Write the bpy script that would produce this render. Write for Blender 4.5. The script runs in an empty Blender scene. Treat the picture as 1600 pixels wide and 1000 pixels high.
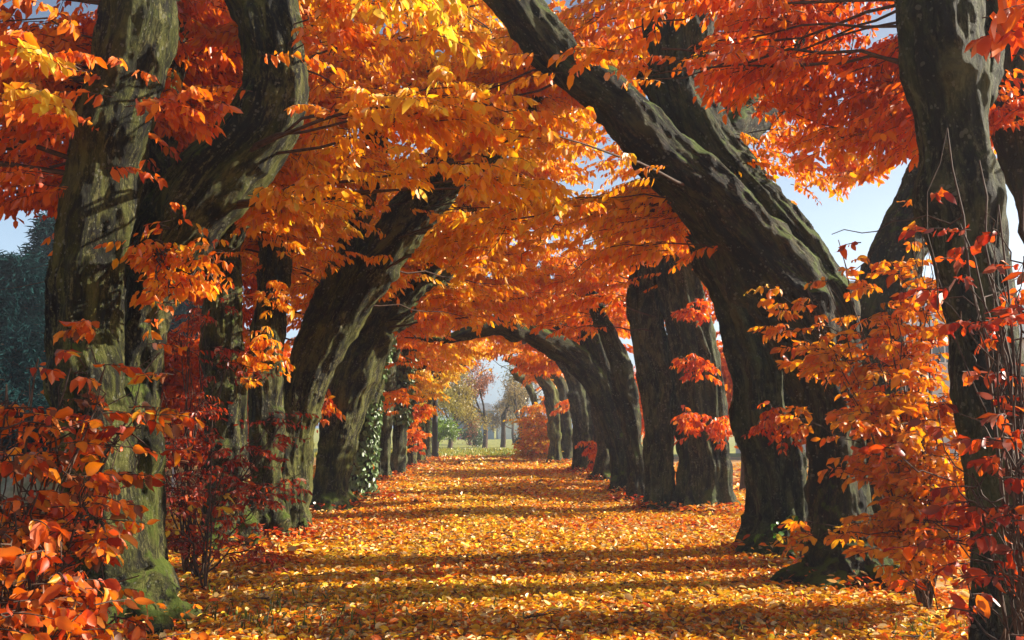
import bpy, bmesh, math, random
import numpy as np
from mathutils import Vector, Matrix, kdtree

SC = bpy.context.scene
COL = SC.collection
R = math.radians
RNG = np.random.default_rng(7)

# ------------------------------------------------------------------ camera model
FPX, CX, CY, VX, VY, EYE = 1400.0, 800.0, 500.0, 749.0, 668.0, 1.2
TH = math.atan((VY - CY) / FPX)
PSI = math.atan((CX - VX) / FPX * math.cos(TH))
CF = np.array([math.sin(PSI) * math.cos(TH), math.cos(PSI) * math.cos(TH), math.sin(TH)])
CR = np.array([math.cos(PSI), -math.sin(PSI), 0.0])
CU = np.cross(CR, CF)
CAM = np.array([0.0, 0.0, EYE])

def P(px, py, Y):
    """a point seen at photo pixel (px, py), Y metres down the avenue"""
    d = CF + (px - CX) / FPX * CR + (CY - py) / FPX * CU
    return CAM + d * (Y / d[1])

def proj(p):
    q = np.atleast_2d(p) - CAM
    w = np.maximum(q @ CF, 1e-3)
    return CX + FPX * (q @ CR) / w, CY - FPX * (q @ CU) / w, q @ CF

cam = bpy.data.cameras.new('camera'); camo = bpy.data.objects.new('camera', cam); COL.objects.link(camo)
camo.matrix_world = Matrix(((CR[0], CU[0], -CF[0], 0), (CR[1], CU[1], -CF[1], 0), (CR[2], CU[2], -CF[2], EYE), (0, 0, 0, 1)))
cam.sensor_width = 36; cam.lens = FPX / 1600 * 36; cam.clip_start = 0.05; cam.clip_end = 2000
SC.camera = camo

# ------------------------------------------------------------------ light
SUN_EL, SUN_AZ = 27.0, 79.5          # azimuth from straight ahead towards the right
w = bpy.data.worlds.new('World'); SC.world = w; w.use_nodes = True
nt = w.node_tree; nt.nodes.clear()
sky = nt.nodes.new('ShaderNodeTexSky'); sky.sky_type = 'NISHITA'; sky.sun_disc = False
sky.sun_elevation = R(SUN_EL); sky.sun_rotation = R(SUN_AZ); sky.air_density = 1.0; sky.dust_density = 3.0; sky.ozone_density = 1.5
bg = nt.nodes.new('ShaderNodeBackground'); bg.inputs['Strength'].default_value = 0.05
wo = nt.nodes.new('ShaderNodeOutputWorld')
# bright veil of thin cloud low over the horizon
tcw = nt.nodes.new('ShaderNodeTexCoord'); sxw = nt.nodes.new('ShaderNodeSeparateXYZ'); nt.links.new(tcw.outputs['Generated'], sxw.inputs[0])
mrw = nt.nodes.new('ShaderNodeMapRange'); mrw.inputs['From Min'].default_value = 0.12; mrw.inputs['From Max'].default_value = 0.42; mrw.inputs['To Min'].default_value = 0.78; mrw.inputs['To Max'].default_value = 0.0
nt.links.new(sxw.outputs[2], mrw.inputs[0])
nzw = nt.nodes.new('ShaderNodeTexNoise'); nzw.inputs['Scale'].default_value = 3.5; nzw.inputs['Detail'].default_value = 6; nt.links.new(tcw.outputs['Generated'], nzw.inputs[0])
mlw = nt.nodes.new('ShaderNodeMath'); mlw.operation = 'MULTIPLY_ADD'; mlw.inputs[1].default_value = 0.5; mlw.inputs[2].default_value = 0.7; nt.links.new(nzw.outputs[0], mlw.inputs[0])
mvw = nt.nodes.new('ShaderNodeMath'); mvw.operation = 'MULTIPLY'; nt.links.new(mrw.outputs[0], mvw.inputs[0]); nt.links.new(mlw.outputs[0], mvw.inputs[1])
bg2 = nt.nodes.new('ShaderNodeBackground'); bg2.inputs[0].default_value = (0.17, 0.235, 0.31, 1); nt.links.new(mvw.outputs[0], bg2.inputs['Strength'])
adw = nt.nodes.new('ShaderNodeAddShader')
nt.links.new(sky.outputs[0], bg.inputs[0]); nt.links.new(bg.outputs[0], adw.inputs[0]); nt.links.new(bg2.outputs[0], adw.inputs[1]); nt.links.new(adw.outputs[0], wo.inputs[0])
sd = np.array([math.cos(R(SUN_EL)) * math.sin(R(SUN_AZ)), math.cos(R(SUN_EL)) * math.cos(R(SUN_AZ)), math.sin(R(SUN_EL))])
sl = bpy.data.lights.new('sun', 'SUN'); sl.energy = 5.0; sl.angle = R(0.5); sl.color = (1.0, 0.9, 0.74)
so = bpy.data.objects.new('sun', sl); COL.objects.link(so)
so.rotation_euler = Vector(sd).to_track_quat('Z', 'Y').to_euler(); so.location = Vector(sd * 60)
vs = SC.view_settings; vs.view_transform = 'Standard'; vs.look = 'None'; vs.exposure = 1.38; vs.gamma = 1.0; vs.use_curve_mapping = False
SC.render.engine = 'CYCLES'
cy = SC.cycles
cy.max_bounces = 7; cy.diffuse_bounces = 4; cy.glossy_bounces = 2; cy.transmission_bounces = 4; cy.transparent_max_bounces = 4
cy.volume_bounces = 0; cy.caustics_reflective = False; cy.caustics_refractive = False; cy.sample_clamp_indirect = 6.0
cy.use_denoising = True

# ------------------------------------------------------------------ numpy noise
def _hash(ix, iy, iz, seed):
    h = (ix.astype(np.int64) * 374761393 + iy.astype(np.int64) * 668265263 + iz.astype(np.int64) * 2147483647 + seed * 974711) & 0x7fffffff
    h = ((h ^ (h >> 13)) * 1274126177) & 0x7fffffff
    h = h ^ (h >> 16)
    return (h & 0xffff) / 65535.0

def noise(p, seed=0):
    p = np.asarray(p, float); i = np.floor(p); f = p - i; f = f * f * (3 - 2 * f); i = i.astype(np.int64)
    out = 0
    for dx in (0, 1):
        for dy in (0, 1):
            for dz in (0, 1):
                wgt = (f[:, 0] if dx else 1 - f[:, 0]) * (f[:, 1] if dy else 1 - f[:, 1]) * (f[:, 2] if dz else 1 - f[:, 2])
                out = out + wgt * _hash(i[:, 0] + dx, i[:, 1] + dy, i[:, 2] + dz, seed)
    return out * 2 - 1

def unit(v):
    return v / np.maximum(np.linalg.norm(v, axis=-1, keepdims=True), 1e-9)

# ------------------------------------------------------------------ objects
def tag(o, label=None, cat=None, group=None, kind=None):
    for k, v in (('label', label), ('category', cat), ('group', group), ('kind', kind)):
        if v: o[k] = v
    return o

def empty(name, loc):
    o = bpy.data.objects.new(name, None); COL.objects.link(o); o.location = loc; o.empty_display_size = 0.3
    return o

def link(name, me, mat, parent=None):
    o = bpy.data.objects.new(name, me); COL.objects.link(o)
    if mat is not None and not me.materials: me.materials.append(mat)
    if parent is not None:
        o.parent = parent
        o.matrix_parent_inverse = Matrix.Translation(-Vector(ROOT_LOC(parent)))
    return o

def ROOT_LOC(o):
    l = Vector(o.location) if o.type == 'EMPTY' else Vector((0, 0, 0))
    return l

def sublink(name, me, mat, parent):
    """child of a part whose own origin is the world origin"""
    o = bpy.data.objects.new(name, me); COL.objects.link(o)
    if not me.materials: me.materials.append(mat)
    o.parent = parent
    return o

def mesh_from(name, V, loops, starts, smooth=True):
    me = bpy.data.meshes.new(name)
    V = np.asarray(V, np.float32)
    me.vertices.add(len(V)); me.vertices.foreach_set('co', V.ravel())
    me.loops.add(len(loops)); me.loops.foreach_set('vertex_index', np.asarray(loops, np.int32))
    me.polygons.add(len(starts)); me.polygons.foreach_set('loop_start', np.asarray(starts, np.int32))
    me.update(calc_edges=True)
    if smooth: me.polygons.foreach_set('use_smooth', np.ones(len(starts), bool))
    me.validate()
    return me

def mesh_faces(name, V, faces, smooth=False):
    loops = [i for f in faces for i in f]; starts = []; k = 0
    for f in faces: starts.append(k); k += len(f)
    return mesh_from(name, V, loops, starts, smooth)

# ------------------------------------------------------------------ materials
def new_mat(name):
    m = bpy.data.materials.new(name); m.use_nodes = True; t = m.node_tree; t.nodes.clear()
    return m, t, t.nodes.new, t.links.new

def ramp(t, pts, interp='LINEAR'):
    n = t.nodes.new('ShaderNodeValToRGB'); e = n.color_ramp.elements; n.color_ramp.interpolation = interp
    while len(e) < len(pts): e.new(0.5)
    for x, (p, c) in zip(e, pts):
        x.position = p; x.color = (c, c, c, 1) if isinstance(c, (int, float)) else (*c, 1)
    return n

def leaf_material(name, trans=0.5, gloss=0.06, rough=0.38, fres=0.12):
    m, t, N, L = new_mat(name)
    a = N('ShaderNodeAttribute'); a.attribute_name = 'col'
    d = N('ShaderNodeBsdfDiffuse'); tr = N('ShaderNodeBsdfTranslucent'); g = N('ShaderNodeBsdfGlossy'); g.inputs['Roughness'].default_value = rough
    gm = N('ShaderNodeGamma'); gm.inputs[1].default_value = 1.12
    L(a.outputs['Color'], d.inputs[0]); L(a.outputs['Color'], gm.inputs[0]); L(gm.outputs[0], tr.inputs[0])
    mx = N('ShaderNodeMixShader'); mx.inputs[0].default_value = trans
    L(d.outputs[0], mx.inputs[1]); L(tr.outputs[0], mx.inputs[2])
    fr = N('ShaderNodeFresnel'); fr.inputs['IOR'].default_value = 1.4
    mm = N('ShaderNodeMath'); mm.operation = 'MULTIPLY_ADD'; mm.inputs[1].default_value = fres; mm.inputs[2].default_value = gloss
    L(fr.outputs[0], mm.inputs[0])
    m2 = N('ShaderNodeMixShader'); L(mm.outputs[0], m2.inputs[0]); L(mx.outputs[0], m2.inputs[1]); L(g.outputs[0], m2.inputs[2])
    o = N('ShaderNodeOutputMaterial'); L(m2.outputs[0], o.inputs[0])
    return m

def mix(t, fac, a, b, mode='MIX'):
    n = t.nodes.new('ShaderNodeMixRGB'); n.blend_type = mode
    for s, v in ((0, fac), (1, a), (2, b)):
        if isinstance(v, (int, float)): n.inputs[s].default_value = v
        elif isinstance(v, tuple): n.inputs[s].default_value = (*v, 1)
        else: t.links.new(v, n.inputs[s])
    return n.outputs[0]

def bark_material(name, dark, mid, pale, moss, seed, moss_amt=0.5):
    m, t, N, L = new_mat(name)
    a = N('ShaderNodeAttribute'); a.attribute_name = 'bark'
    def coords(s):
        mp = N('ShaderNodeMapping'); mp.inputs['Scale'].default_value = s; mp.inputs['Location'].default_value = (seed * 3.7, seed * 1.3, seed)
        L(a.outputs['Vector'], mp.inputs[0]); return mp.outputs[0]
    def nz(s, scale, det=6, rough=0.6, dist=0.0):
        n = N('ShaderNodeTexNoise'); n.inputs['Scale'].default_value = scale; n.inputs['Detail'].default_value = det
        n.inputs['Roughness'].default_value = rough; n.inputs['Distortion'].default_value = dist
        L(coords(s), n.inputs[0]); return n.outputs[0]
    streak = nz((1, 1, 0.24), 24, 9, 0.75, 1.4)
    fine = nz((1, 1, 0.5), 70, 6, 0.8)
    patch = nz((1, 1, 0.45), 3.2, 6, 0.68)
    patch2 = nz((1, 1, 0.6), 6.5, 6, 0.7)
    stripe = nz((1, 1, 0.22), 8, 8, 0.72, 1.0)
    sf = N('ShaderNodeMath'); sf.operation = 'MULTIPLY_ADD'; sf.inputs[1].default_value = 0.55; L(fine, sf.inputs[0])
    sh = N('ShaderNodeMath'); sh.operation = 'MULTIPLY_ADD'; sh.inputs[1].default_value = 0.75; sh.inputs[2].default_value = -0.15; L(streak, sh.inputs[0]); L(sh.outputs[0], sf.inputs[2])
    r1 = ramp(t, [(0.45, dark), (0.52, mid), (0.60, pale)]); L(sf.outputs[0], r1.inputs[0])
    # algae green film in broad patches
    r2 = ramp(t, [(0.44, 0.0), (0.58, 0.85)]); L(patch, r2.inputs[0])
    algae = mix(t, 0.55, r1.outputs[0], moss, 'MIX')
    c = mix(t, r2.outputs[0], r1.outputs[0], algae)
    # long grey-green and black runs down the stem
    r5 = ramp(t, [(0.50, 0.0), (0.60, 0.8)]); L(stripe, r5.inputs[0]); c = mix(t, r5.outputs[0], c, mix(t, 0.6, pale, moss))
    r6 = ramp(t, [(0.40, 0.85), (0.48, 0.0)]); L(stripe, r6.inputs[0]); c = mix(t, r6.outputs[0], c, dark)
    # dark damp stretches
    r3 = ramp(t, [(0.36, 1.0), (0.5, 0.0)]); L(patch2, r3.inputs[0])
    c = mix(t, r3.outputs[0], c, mix(t, 0.75, c, dark))
    # pale lichen specks
    v = N('ShaderNodeTexVoronoi'); v.inputs['Scale'].default_value = 34; v.inputs['Randomness'].default_value = 1
    L(coords((1, 1, 0.8)), v.inputs[0])
    spn = nz((1, 1, 1), 9, 4, 0.7)
    th = N('ShaderNodeMath'); th.operation = 'MULTIPLY_ADD'; th.inputs[1].default_value = 1.6; th.inputs[2].default_value = -0.66
    L(spn, th.inputs[0])
    lt = N('ShaderNodeMath'); lt.operation = 'LESS_THAN'; L(v.outputs['Distance'], lt.inputs[0]); L(th.outputs[0], lt.inputs[1])
    lf = N('ShaderNodeMath'); lf.operation = 'MULTIPLY'; lf.inputs[1].default_value = 0.42; L(lt.outputs[0], lf.inputs[0])
    c = mix(t, lf.outputs[0], c, (0.27, 0.28, 0.21))
    # moss cushions where the wood faces up
    g = N('ShaderNodeNewGeometry'); sx = N('ShaderNodeSeparateXYZ'); L(g.outputs['Normal'], sx.inputs[0])
    ma = N('ShaderNodeMath'); ma.operation = 'MULTIPLY_ADD'; ma.inputs[1].default_value = 0.45; L(sx.outputs[2], ma.inputs[0]); L(patch2, ma.inputs[2])
    r4 = ramp(t, [(0.66, 0.0), (0.78, moss_amt)]); L(ma.outputs[0], r4.inputs[0])
    mossc = mix(t, fine, (0.02, 0.04, 0.004), (0.15, 0.22, 0.012))
    c = mix(t, r4.outputs[0], c, mossc)
    bs = N('ShaderNodeBsdfPrincipled'); L(c, bs.inputs['Base Color']); bs.inputs['Roughness'].default_value = 0.82
    bs.inputs['Specular IOR Level'].default_value = 0.25
    add = N('ShaderNodeMath'); add.operation = 'MULTIPLY_ADD'; add.inputs[1].default_value = 0.5; L(fine, add.inputs[0]); L(streak, add.inputs[2])
    b = N('ShaderNodeBump'); b.inputs['Strength'].default_value = 1.0; b.inputs['Distance'].default_value = 0.06
    L(add.outputs[0], b.inputs['Height']); L(b.outputs[0], bs.inputs['Normal'])
    o = N('ShaderNodeOutputMaterial'); L(bs.outputs[0], o.inputs[0])
    return m

M_LEAF = leaf_material('autumn_leaf', 0.54, 0.01, 0.5)
M_LEAF_GLOSS = leaf_material('glossy_autumn_leaf', 0.54, 0.02, 0.45)
M_LITTER = leaf_material('fallen_leaf', 0.25, 0.03, 0.4)
M_IVY = leaf_material('ivy_leaf', 0.2, 0.06, 0.4)
M_GRASS = leaf_material('grass_blade', 0.4, 0.03)
M_BARK_L = bark_material('bark_olive', (0.004, 0.003, 0.002), (0.019, 0.016, 0.006), (0.20, 0.185, 0.075), (0.12, 0.14, 0.010), 1, 0.75)
M_BARK_R = bark_material('bark_brown_bounce', (0.003, 0.002, 0.0012), (0.019, 0.0085, 0.0035), (0.12, 0.08, 0.04), (0.075, 0.10, 0.022), 2, 0.85)  # reddish base carries orange light bounced off the ground onto shaded sides
M_BARK_P = bark_material('bark_grey', (0.004, 0.003, 0.002), (0.019, 0.016, 0.008), (0.18, 0.18, 0.105), (0.085, 0.115, 0.025), 3, 0.5)

def simple_mat(name, c1, c2, scale, rough=0.8, bump=0.0, coord='Object', spec=0.3):
    m, t, N, L = new_mat(name)
    tc = N('ShaderNodeTexCoord'); n = N('ShaderNodeTexNoise'); n.inputs['Scale'].default_value = scale; n.inputs['Detail'].default_value = 8; n.inputs['Roughness'].default_value = 0.65
    L(tc.outputs[coord], n.inputs[0])
    r = ramp(t, [(0.35, c1), (0.65, c2)]); L(n.outputs[0], r.inputs[0])
    bs = N('ShaderNodeBsdfPrincipled'); L(r.outputs[0], bs.inputs['Base Color']); bs.inputs['Roughness'].default_value = rough
    bs.inputs['Specular IOR Level'].default_value = spec
    if bump:
        b = N('ShaderNodeBump'); b.inputs['Strength'].default_value = 0.8; b.inputs['Distance'].default_value = bump
        L(n.outputs[0], b.inputs['Height']); L(b.outputs[0], bs.inputs['Normal'])
    o = N('ShaderNodeOutputMaterial'); L(bs.outputs[0], o.inputs[0])
    return m

M_TWIG = simple_mat('twig_bark', (0.03, 0.015, 0.01), (0.10, 0.06, 0.04), 20)
M_TWIG_PALE = simple_mat('pale_twig_bark', (0.12, 0.09, 0.07), (0.3, 0.24, 0.19), 20)

# ------------------------------------------------------------------ leaves
RAMP_T = np.array([0.0, 0.22, 0.45, 0.68, 0.85, 1.0])
RAMP_C = np.array([(0.33, 0.020, 0.006), (0.64, 0.075, 0.006), (0.90, 0.215, 0.005), (0.95, 0.40, 0.008), (0.95, 0.54, 0.018), (0.90, 0.66, 0.06)])

def ramp_col(t):
    t = np.clip(t, 0, 1)
    return np.stack([np.interp(t, RAMP_T, RAMP_C[:, k]) for k in range(3)], -1)

def leaf_mesh(name, pos, d, n, Ln, Wd, col, rng, fine=False, curl=0.2, fold=0.24):
    N = len(pos); s = np.cross(d, n)
    Ln = Ln[:, None]; Wd = Wd[:, None]
    cu = (rng.random((N, 1)) * 1.6 - 0.3) * curl; fo = (rng.random((N, 1)) * 1.5 - 0.2) * fold
    if not fine:
        st = ((0.27, 0.43), (0.66, 0.40))
        B = pos; T = pos + d * Ln - n * cu * Ln * 1.5
        out = [B]
        for t, wv in st: out.append(pos + d * Ln * t + s * Wd * wv + n * (fo * Wd - cu * Ln * t * t))
        out.append(T)
        for t, wv in reversed(st): out.append(pos + d * Ln * t - s * Wd * wv + n * (fo * Wd - cu * Ln * t * t))
        V = np.stack(out, 1).reshape(-1, 3); k = 6
        fl = [(0, 1, 2, 3), (0, 3, 4, 5)]
    else:
        st = ((0.16, 0.33), (0.4, 0.5), (0.68, 0.38), (0.87, 0.17))
        out = [pos]
        tw = (rng.random((N, 1)) - 0.5) * 0.8
        for t, wv in st:
            mid = pos + d * Ln * t - n * cu * Ln * t * t * 1.6
            wob = (rng.random((N, 1)) - 0.5) * 0.26
            out.append(mid + s * Wd * wv + n * ((fo + wob + tw * t) * Wd))
            out.append(mid)
            out.append(mid - s * Wd * wv + n * ((fo - wob - tw * t) * Wd))
        out.append(pos + d * Ln - n * cu * Ln * 1.9)
        V = np.stack(out, 1).reshape(-1, 3); k = 14
        fl = [(0, 1, 2), (0, 2, 3)]
        for q in range(3):
            b = 1 + q * 3
            fl += [(b, b + 3, b + 4, b + 1), (b + 1, b + 4, b + 5, b + 2)]
        fl += [(10, 13, 11), (11, 13, 12)]
    lp = np.array([i for f in fl for i in f]); lens = np.array([len(f) for f in fl])
    loops = (np.arange(N)[:, None] * k + lp[None, :]).ravel()
    st_ = np.concatenate([[0], np.cumsum(lens)[:-1]])
    starts = (np.arange(N)[:, None] * len(lp) + st_[None, :]).ravel()
    me = bpy.data.meshes.new(name)
    me.vertices.add(N * k); me.vertices.foreach_set('co', V.astype(np.float32).ravel())
    me.loops.add(len(loops)); me.loops.foreach_set('vertex_index', loops.astype(np.int32))
    me.polygons.add(len(starts)); me.polygons.foreach_set('loop_start', starts.astype(np.int32))
    me.update(calc_edges=True)
    if fine: me.polygons.foreach_set('use_smooth', np.ones(len(starts), bool))
    at = me.color_attributes.new('col', 'FLOAT_COLOR', 'POINT')
    c4 = np.ones((N, k, 4), np.float32); c4[:, :, :3] = col[:, None, :]
    if fine:   # browner rim and tip, as on real leaves
        rimv = np.ones(k); rimv[[1, 3, 4, 6, 7, 9, 10, 12, 13]] = 0.8; c4[:, :, :3] *= rimv[None, :, None]
    at.data.foreach_set('color', c4.ravel())
    return me

def thin_tubes(name, paths, r0, r1, sides=3):
    """paths: (N, K, 3); r0/r1 radii (N,) at the two ends"""
    N, K, _ = paths.shape
    T = np.empty_like(paths); T[:, 1:-1] = paths[:, 2:] - paths[:, :-2]; T[:, 0] = paths[:, 1] - paths[:, 0]; T[:, -1] = paths[:, -1] - paths[:, -2]
    T = unit(T); up = np.zeros_like(T); up[..., 2] = 1.0; vert = np.abs(T[..., 2]) > 0.9; up[vert] = (1, 0, 0)
    A = unit(np.cross(T, up)); Bn = np.cross(T, A)
    rad = r0[:, None] + (r1 - r0)[:, None] * np.linspace(0, 1, K)[None]
    ang = np.arange(sides) * 2 * math.pi / sides
    V = paths[:, :, None] + rad[:, :, None, None] * (np.cos(ang)[None, None, :, None] * A[:, :, None] + np.sin(ang)[None, None, :, None] * Bn[:, :, None])
    V = V.reshape(-1, 3)
    base = (np.arange(N) * K * sides)[:, None, None] + (np.arange(K - 1) * sides)[None, :, None]
    j = np.arange(sides)[None, None]; j2 = (j + 1) % sides
    q = np.stack([base + j, base + j2, base + sides + j2, base + sides + j], -1).reshape(-1, 4)
    return mesh_from(name, V, q.ravel(), np.arange(len(q)) * 4)

# ------------------------------------------------------------------ trunks
def catmull(pts, step):
    pts = np.asarray(pts, float)
    ext = np.vstack([2 * pts[0] - pts[1], pts, 2 * pts[-1] - pts[-2]]); out = []
    for i in range(1, len(ext) - 2):
        p0, p1, p2, p3 = ext[i - 1:i + 3]
        n = max(2, int(np.linalg.norm(p2[:3] - p1[:3]) / step))
        for t in np.arange(n) / n:
            out.append(0.5 * (2 * p1 + (p2 - p0) * t + (2 * p0 - 5 * p1 + 4 * p2 - p3) * t * t + (3 * p1 - p0 - 3 * p2 + p3) * t ** 3))
    out.append(pts[-1])
    return np.array(out)

def frames(c):
    T = unit(np.gradient(c, axis=0)); A = np.zeros_like(T)
    a = np.array([1.0, 0, 0]); a = unit(a - T[0] * (a @ T[0]))
    for i in range(len(T)):
        a = unit(a - T[i] * (a @ T[i])); A[i] = a
    return T, A, np.cross(T, A)

def stem_tube(path, seed, flute=0.12, lobes=6, flare=0.0, nseg=40):
    c = path[:, :3]; rad = np.maximum(path[:, 3], 0.01)
    T, A, B = frames(c)
    s = np.concatenate([[0], np.cumsum(np.linalg.norm(np.diff(c, axis=0), axis=1))])
    th = np.linspace(0, 2 * math.pi, nseg, endpoint=False)
    rg = np.random.default_rng(seed)
    S, TH_ = np.meshgrid(s, th, indexing='ij')
    prof = np.zeros_like(S)
    for k in range(3):
        ph = rg.random() * 6.28; tw = (rg.random() - 0.5) * 2.4
        m = lobes + k * 2 - 1
        wob = noise(np.stack([S.ravel() * 1.3, np.full(S.size, k * 9.1), np.full(S.size, seed * 1.7)], -1), seed).reshape(S.shape) * 1.1
        prof += (1 - np.abs(np.sin(0.5 * m * TH_ + ph + tw * S + wob))) ** 1.15 * (0.32 if k else 1.1)
    prof = prof / 1.4 - 0.58
    big = noise(np.stack([np.cos(TH_).ravel() * 1.2, np.sin(TH_).ravel() * 1.2, S.ravel() * 2.2 + seed * 5], -1), seed + 3).reshape(S.shape)
    rr = rad[:, None] * (1 + flute * prof + 0.09 * big)
    if flare:
        z = np.maximum(c[:, 2] - 0.02, 0)[:, None]
        ph = rg.random(3) * 6.28
        root = np.clip(0.5 + 0.5 * np.cos(4 * TH_ + ph[0]) * 0.7 + 0.5 * np.cos(3 * TH_ + ph[1]) * 0.5, 0, 1.3)
        rr = rr * (1 + flare * np.exp(-z / 0.16) * (0.35 + 0.9 * root))
    V = c[:, None] + rr[..., None] * (np.cos(TH_)[..., None] * A[:, None] + np.sin(TH_)[..., None] * B[:, None])
    n = len(c); V = np.vstack([V.reshape(-1, 3), c[:1] - T[:1] * 0.0, c[-1:] + T[-1:] * rad[-1] * 0.3])
    i = (np.arange(n - 1) * nseg)[:, None]; j = np.arange(nseg)[None]; j2 = (j + 1) % nseg
    q = np.stack([i + j, i + j2, i + nseg + j2, i + nseg + j], -1).reshape(-1, 4)
    F = [tuple(x) for x in q]
    b0, b1 = n * nseg, n * nseg + 1
    for k in range(nseg):
        F.append((b0, (k + 1) % nseg, k)); F.append((b1, (n - 1) * nseg + k, (n - 1) * nseg + (k + 1) % nseg))
    return V, F, (c, T, A, B, s, rad)

def trunk_mesh(name, stems, voxel, seed, flute=0.12, lobes=6, flare=0.55, rough=1.0):
    VV, FF, axes = [], [], []; off = 0
    for k, st in enumerate(stems):
        path = catmull(st, 0.06)
        V, F, ax = stem_tube(path, seed * 10 + k, flute, lobes, flare if st[0][2] < 0.1 else 0.0)
        VV.append(V); FF += [tuple(i + off for i in f) for f in F]; off += len(V); axes.append(ax)
    me = mesh_faces(name, np.vstack(VV), FF)
    o = bpy.data.objects.new('tmp', me); COL.objects.link(o)
    md = o.modifiers.new('r', 'REMESH'); md.mode = 'VOXEL'; md.voxel_size = voxel; md.adaptivity = 0.0
    ms = o.modifiers.new('s', 'SMOOTH'); ms.factor = 0.5; ms.iterations = 1
    dg = bpy.context.evaluated_depsgraph_get()
    m2 = bpy.data.meshes.new_from_object(o.evaluated_get(dg)); m2.name = name
    bpy.data.objects.remove(o); bpy.data.meshes.remove(me)
    n = len(m2.vertices); co = np.empty(n * 3, np.float32); m2.vertices.foreach_get('co', co); co = co.reshape(-1, 3).astype(float)
    nr = np.empty(n * 3, np.float32); m2.vertices.foreach_get('normal', nr); nr = nr.reshape(-1, 3)
    c = np.vstack([a[0] for a in axes]); T = np.vstack([a[1] for a in axes]); A = np.vstack([a[2] for a in axes]); B = np.vstack([a[3] for a in axes])
    s = np.concatenate([a[4] + 7.3 * k for k, a in enumerate(axes)])
    kd = kdtree.KDTree(len(c))
    for i, p in enumerate(c): kd.insert(p, i)
    kd.balance()
    idx = np.fromiter((kd.find(p)[1] for p in co), int, n)
    dv = co - c[idx]
    bk = np.stack([(dv * A[idx]).sum(1), (dv * B[idx]).sum(1), s[idx] + (dv * T[idx]).sum(1)], -1)
    q = bk + seed * 3.1
    rid = lambda sc, sd_: 1 - 2 * np.abs(noise(q * sc, sd_))
    disp = 0.014 * rid((13, 13, 1.5), 15) + 0.020 * rid((8, 8, 2.0), 5) + 0.011 * rid((19, 19, 6.5), 6) + 0.028 * noise(q * (4.0, 4.0, 3.0), 7) + 0.012 * noise(q * 9.0, 9) + 0.16 * np.maximum(0, noise(q * 2.6, 10) - 0.42) - 0.012
    if voxel < 0.02: disp += 0.005 * noise(q * (50, 50, 24), 8)
    co = co + nr * (disp * rough)[:, None]
    m2.vertices.foreach_set('co', co.astype(np.float32).ravel())
    at = m2.attributes.new('bark', 'FLOAT_VECTOR', 'POINT'); at.data.foreach_set('vector', (bk + seed * 2.37).astype(np.float32).ravel())
    m2.polygons.foreach_set('use_smooth', np.ones(len(m2.polygons), bool)); m2.update()
    return m2, axes

# ------------------------------------------------------------------ foliage sprays
def pip(px, py, poly):
    poly = np.asarray(poly, float); r = np.zeros(len(px), bool); j = len(poly) - 1
    for i in range(len(poly)):
        xi, yi = poly[i]; xj, yj = poly[j]
        with np.errstate(divide='ignore', invalid='ignore'):
            c = ((yi > py) != (yj > py)) & (px < (xj - xi) * (py - yi) / (yj - yi + 1e-12) + xi)
        r ^= c; j = i
    return r

# open views: polygons (photo pixels), and the depth nearer than which boughs were pruned away
OPEN = [
    ([(60, 420), (85, 250), (135, 120), (150, -40), (285, -40), (270, 60), (230, 210), (205, 400), (190, 620), (240, 800), (240, 960), (100, 960), (100, 620)], 5.9),
    ([(205, 400), (230, 240), (340, 180), (385, 130), (370, 60), (350, -40), (470, -40), (482, 60), (478, 170), (430, 245), (300, 400), (260, 560), (190, 560)], 6.2),
    ([(735, -20), (790, 55), (850, 110), (940, 195), (1050, 315), (1170, 480), (1250, 620), (1330, 600), (1310, 400), (1240, 325), (1150, 225), (1130, 180), (1115, 120), (1130, 20), (1010, 10), (1010, 130), (985, 130), (900, 80), (860, -20)], 7.3),
    ([(1395, -40), (1390, 80), (1430, 220), (1450, 420), (1490, 620), (1515, 1000), (1600, 1000), (1590, 600), (1570, 350), (1545, -40)], 4.5),
    ([(-60, 325), (95, 322), (92, 470), (-60, 480)], 60),
    ([(1235, 308), (1330, 290), (1432, 238), (1440, 300), (1350, 440), (1330, 470), (1302, 410), (1250, 345)], 60),
    ([(1545, 255), (1620, 230), (1620, 460), (1575, 460)], 60),
    ([(686, 716), (690, 640), (702, 600), (735, 560), (775, 552), (812, 568), (836, 605), (846, 660), (846, 716)], 46),
    ([(430, 660), (495, 450), (556, 290), (592, 270), (560, 400), (490, 580)], 9.95),
    ([(470, 700), (520, 520), (585, 370), (630, 310), (700, 255), (725, 290), (660, 395), (615, 460), (560, 570), (510, 700)], 9.9),
    ([(560, 560), (600, 470), (650, 415), (700, 390), (690, 440), (630, 500), (600, 580)], 13.2),
    ([(312, 350), (388, 350), (392, 850), (312, 850)], 9.2), ([(392, 370), (452, 370), (446, 850), (396, 850)], 9.8),
    ([(980, 420), (1045, 395), (1110, 440), (1130, 600), (1000, 600)], 12.9),
    ([(700, 505), (780, 495), (860, 520), (930, 580), (900, 600), (830, 540), (700, 535)], 15.8),
    ([(300, 440), (400, 430), (470, 440), (540, 420), (600, 470), (640, 540), (600, 800), (300, 860)], 10.5),
    ([(985, 440), (1060, 400), (1130, 440), (1270, 620), (1270, 860), (1000, 800), (930, 600)], 13.0),
    ([(520, 480), (650, 440), (650, 760), (500, 780)], 15.0),
    ([(960, 560), (1060, 480), (1060, 800), (960, 760)], 15.0),
]

def pruned(p, rng, keep=0.03):
    px, py, dp = proj(p); bad = np.zeros(len(px), bool)
    for poly, dep in OPEN: bad |= pip(px, py, poly) & (dp < dep)
    return bad & (rng.random(len(px)) > keep)

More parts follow.
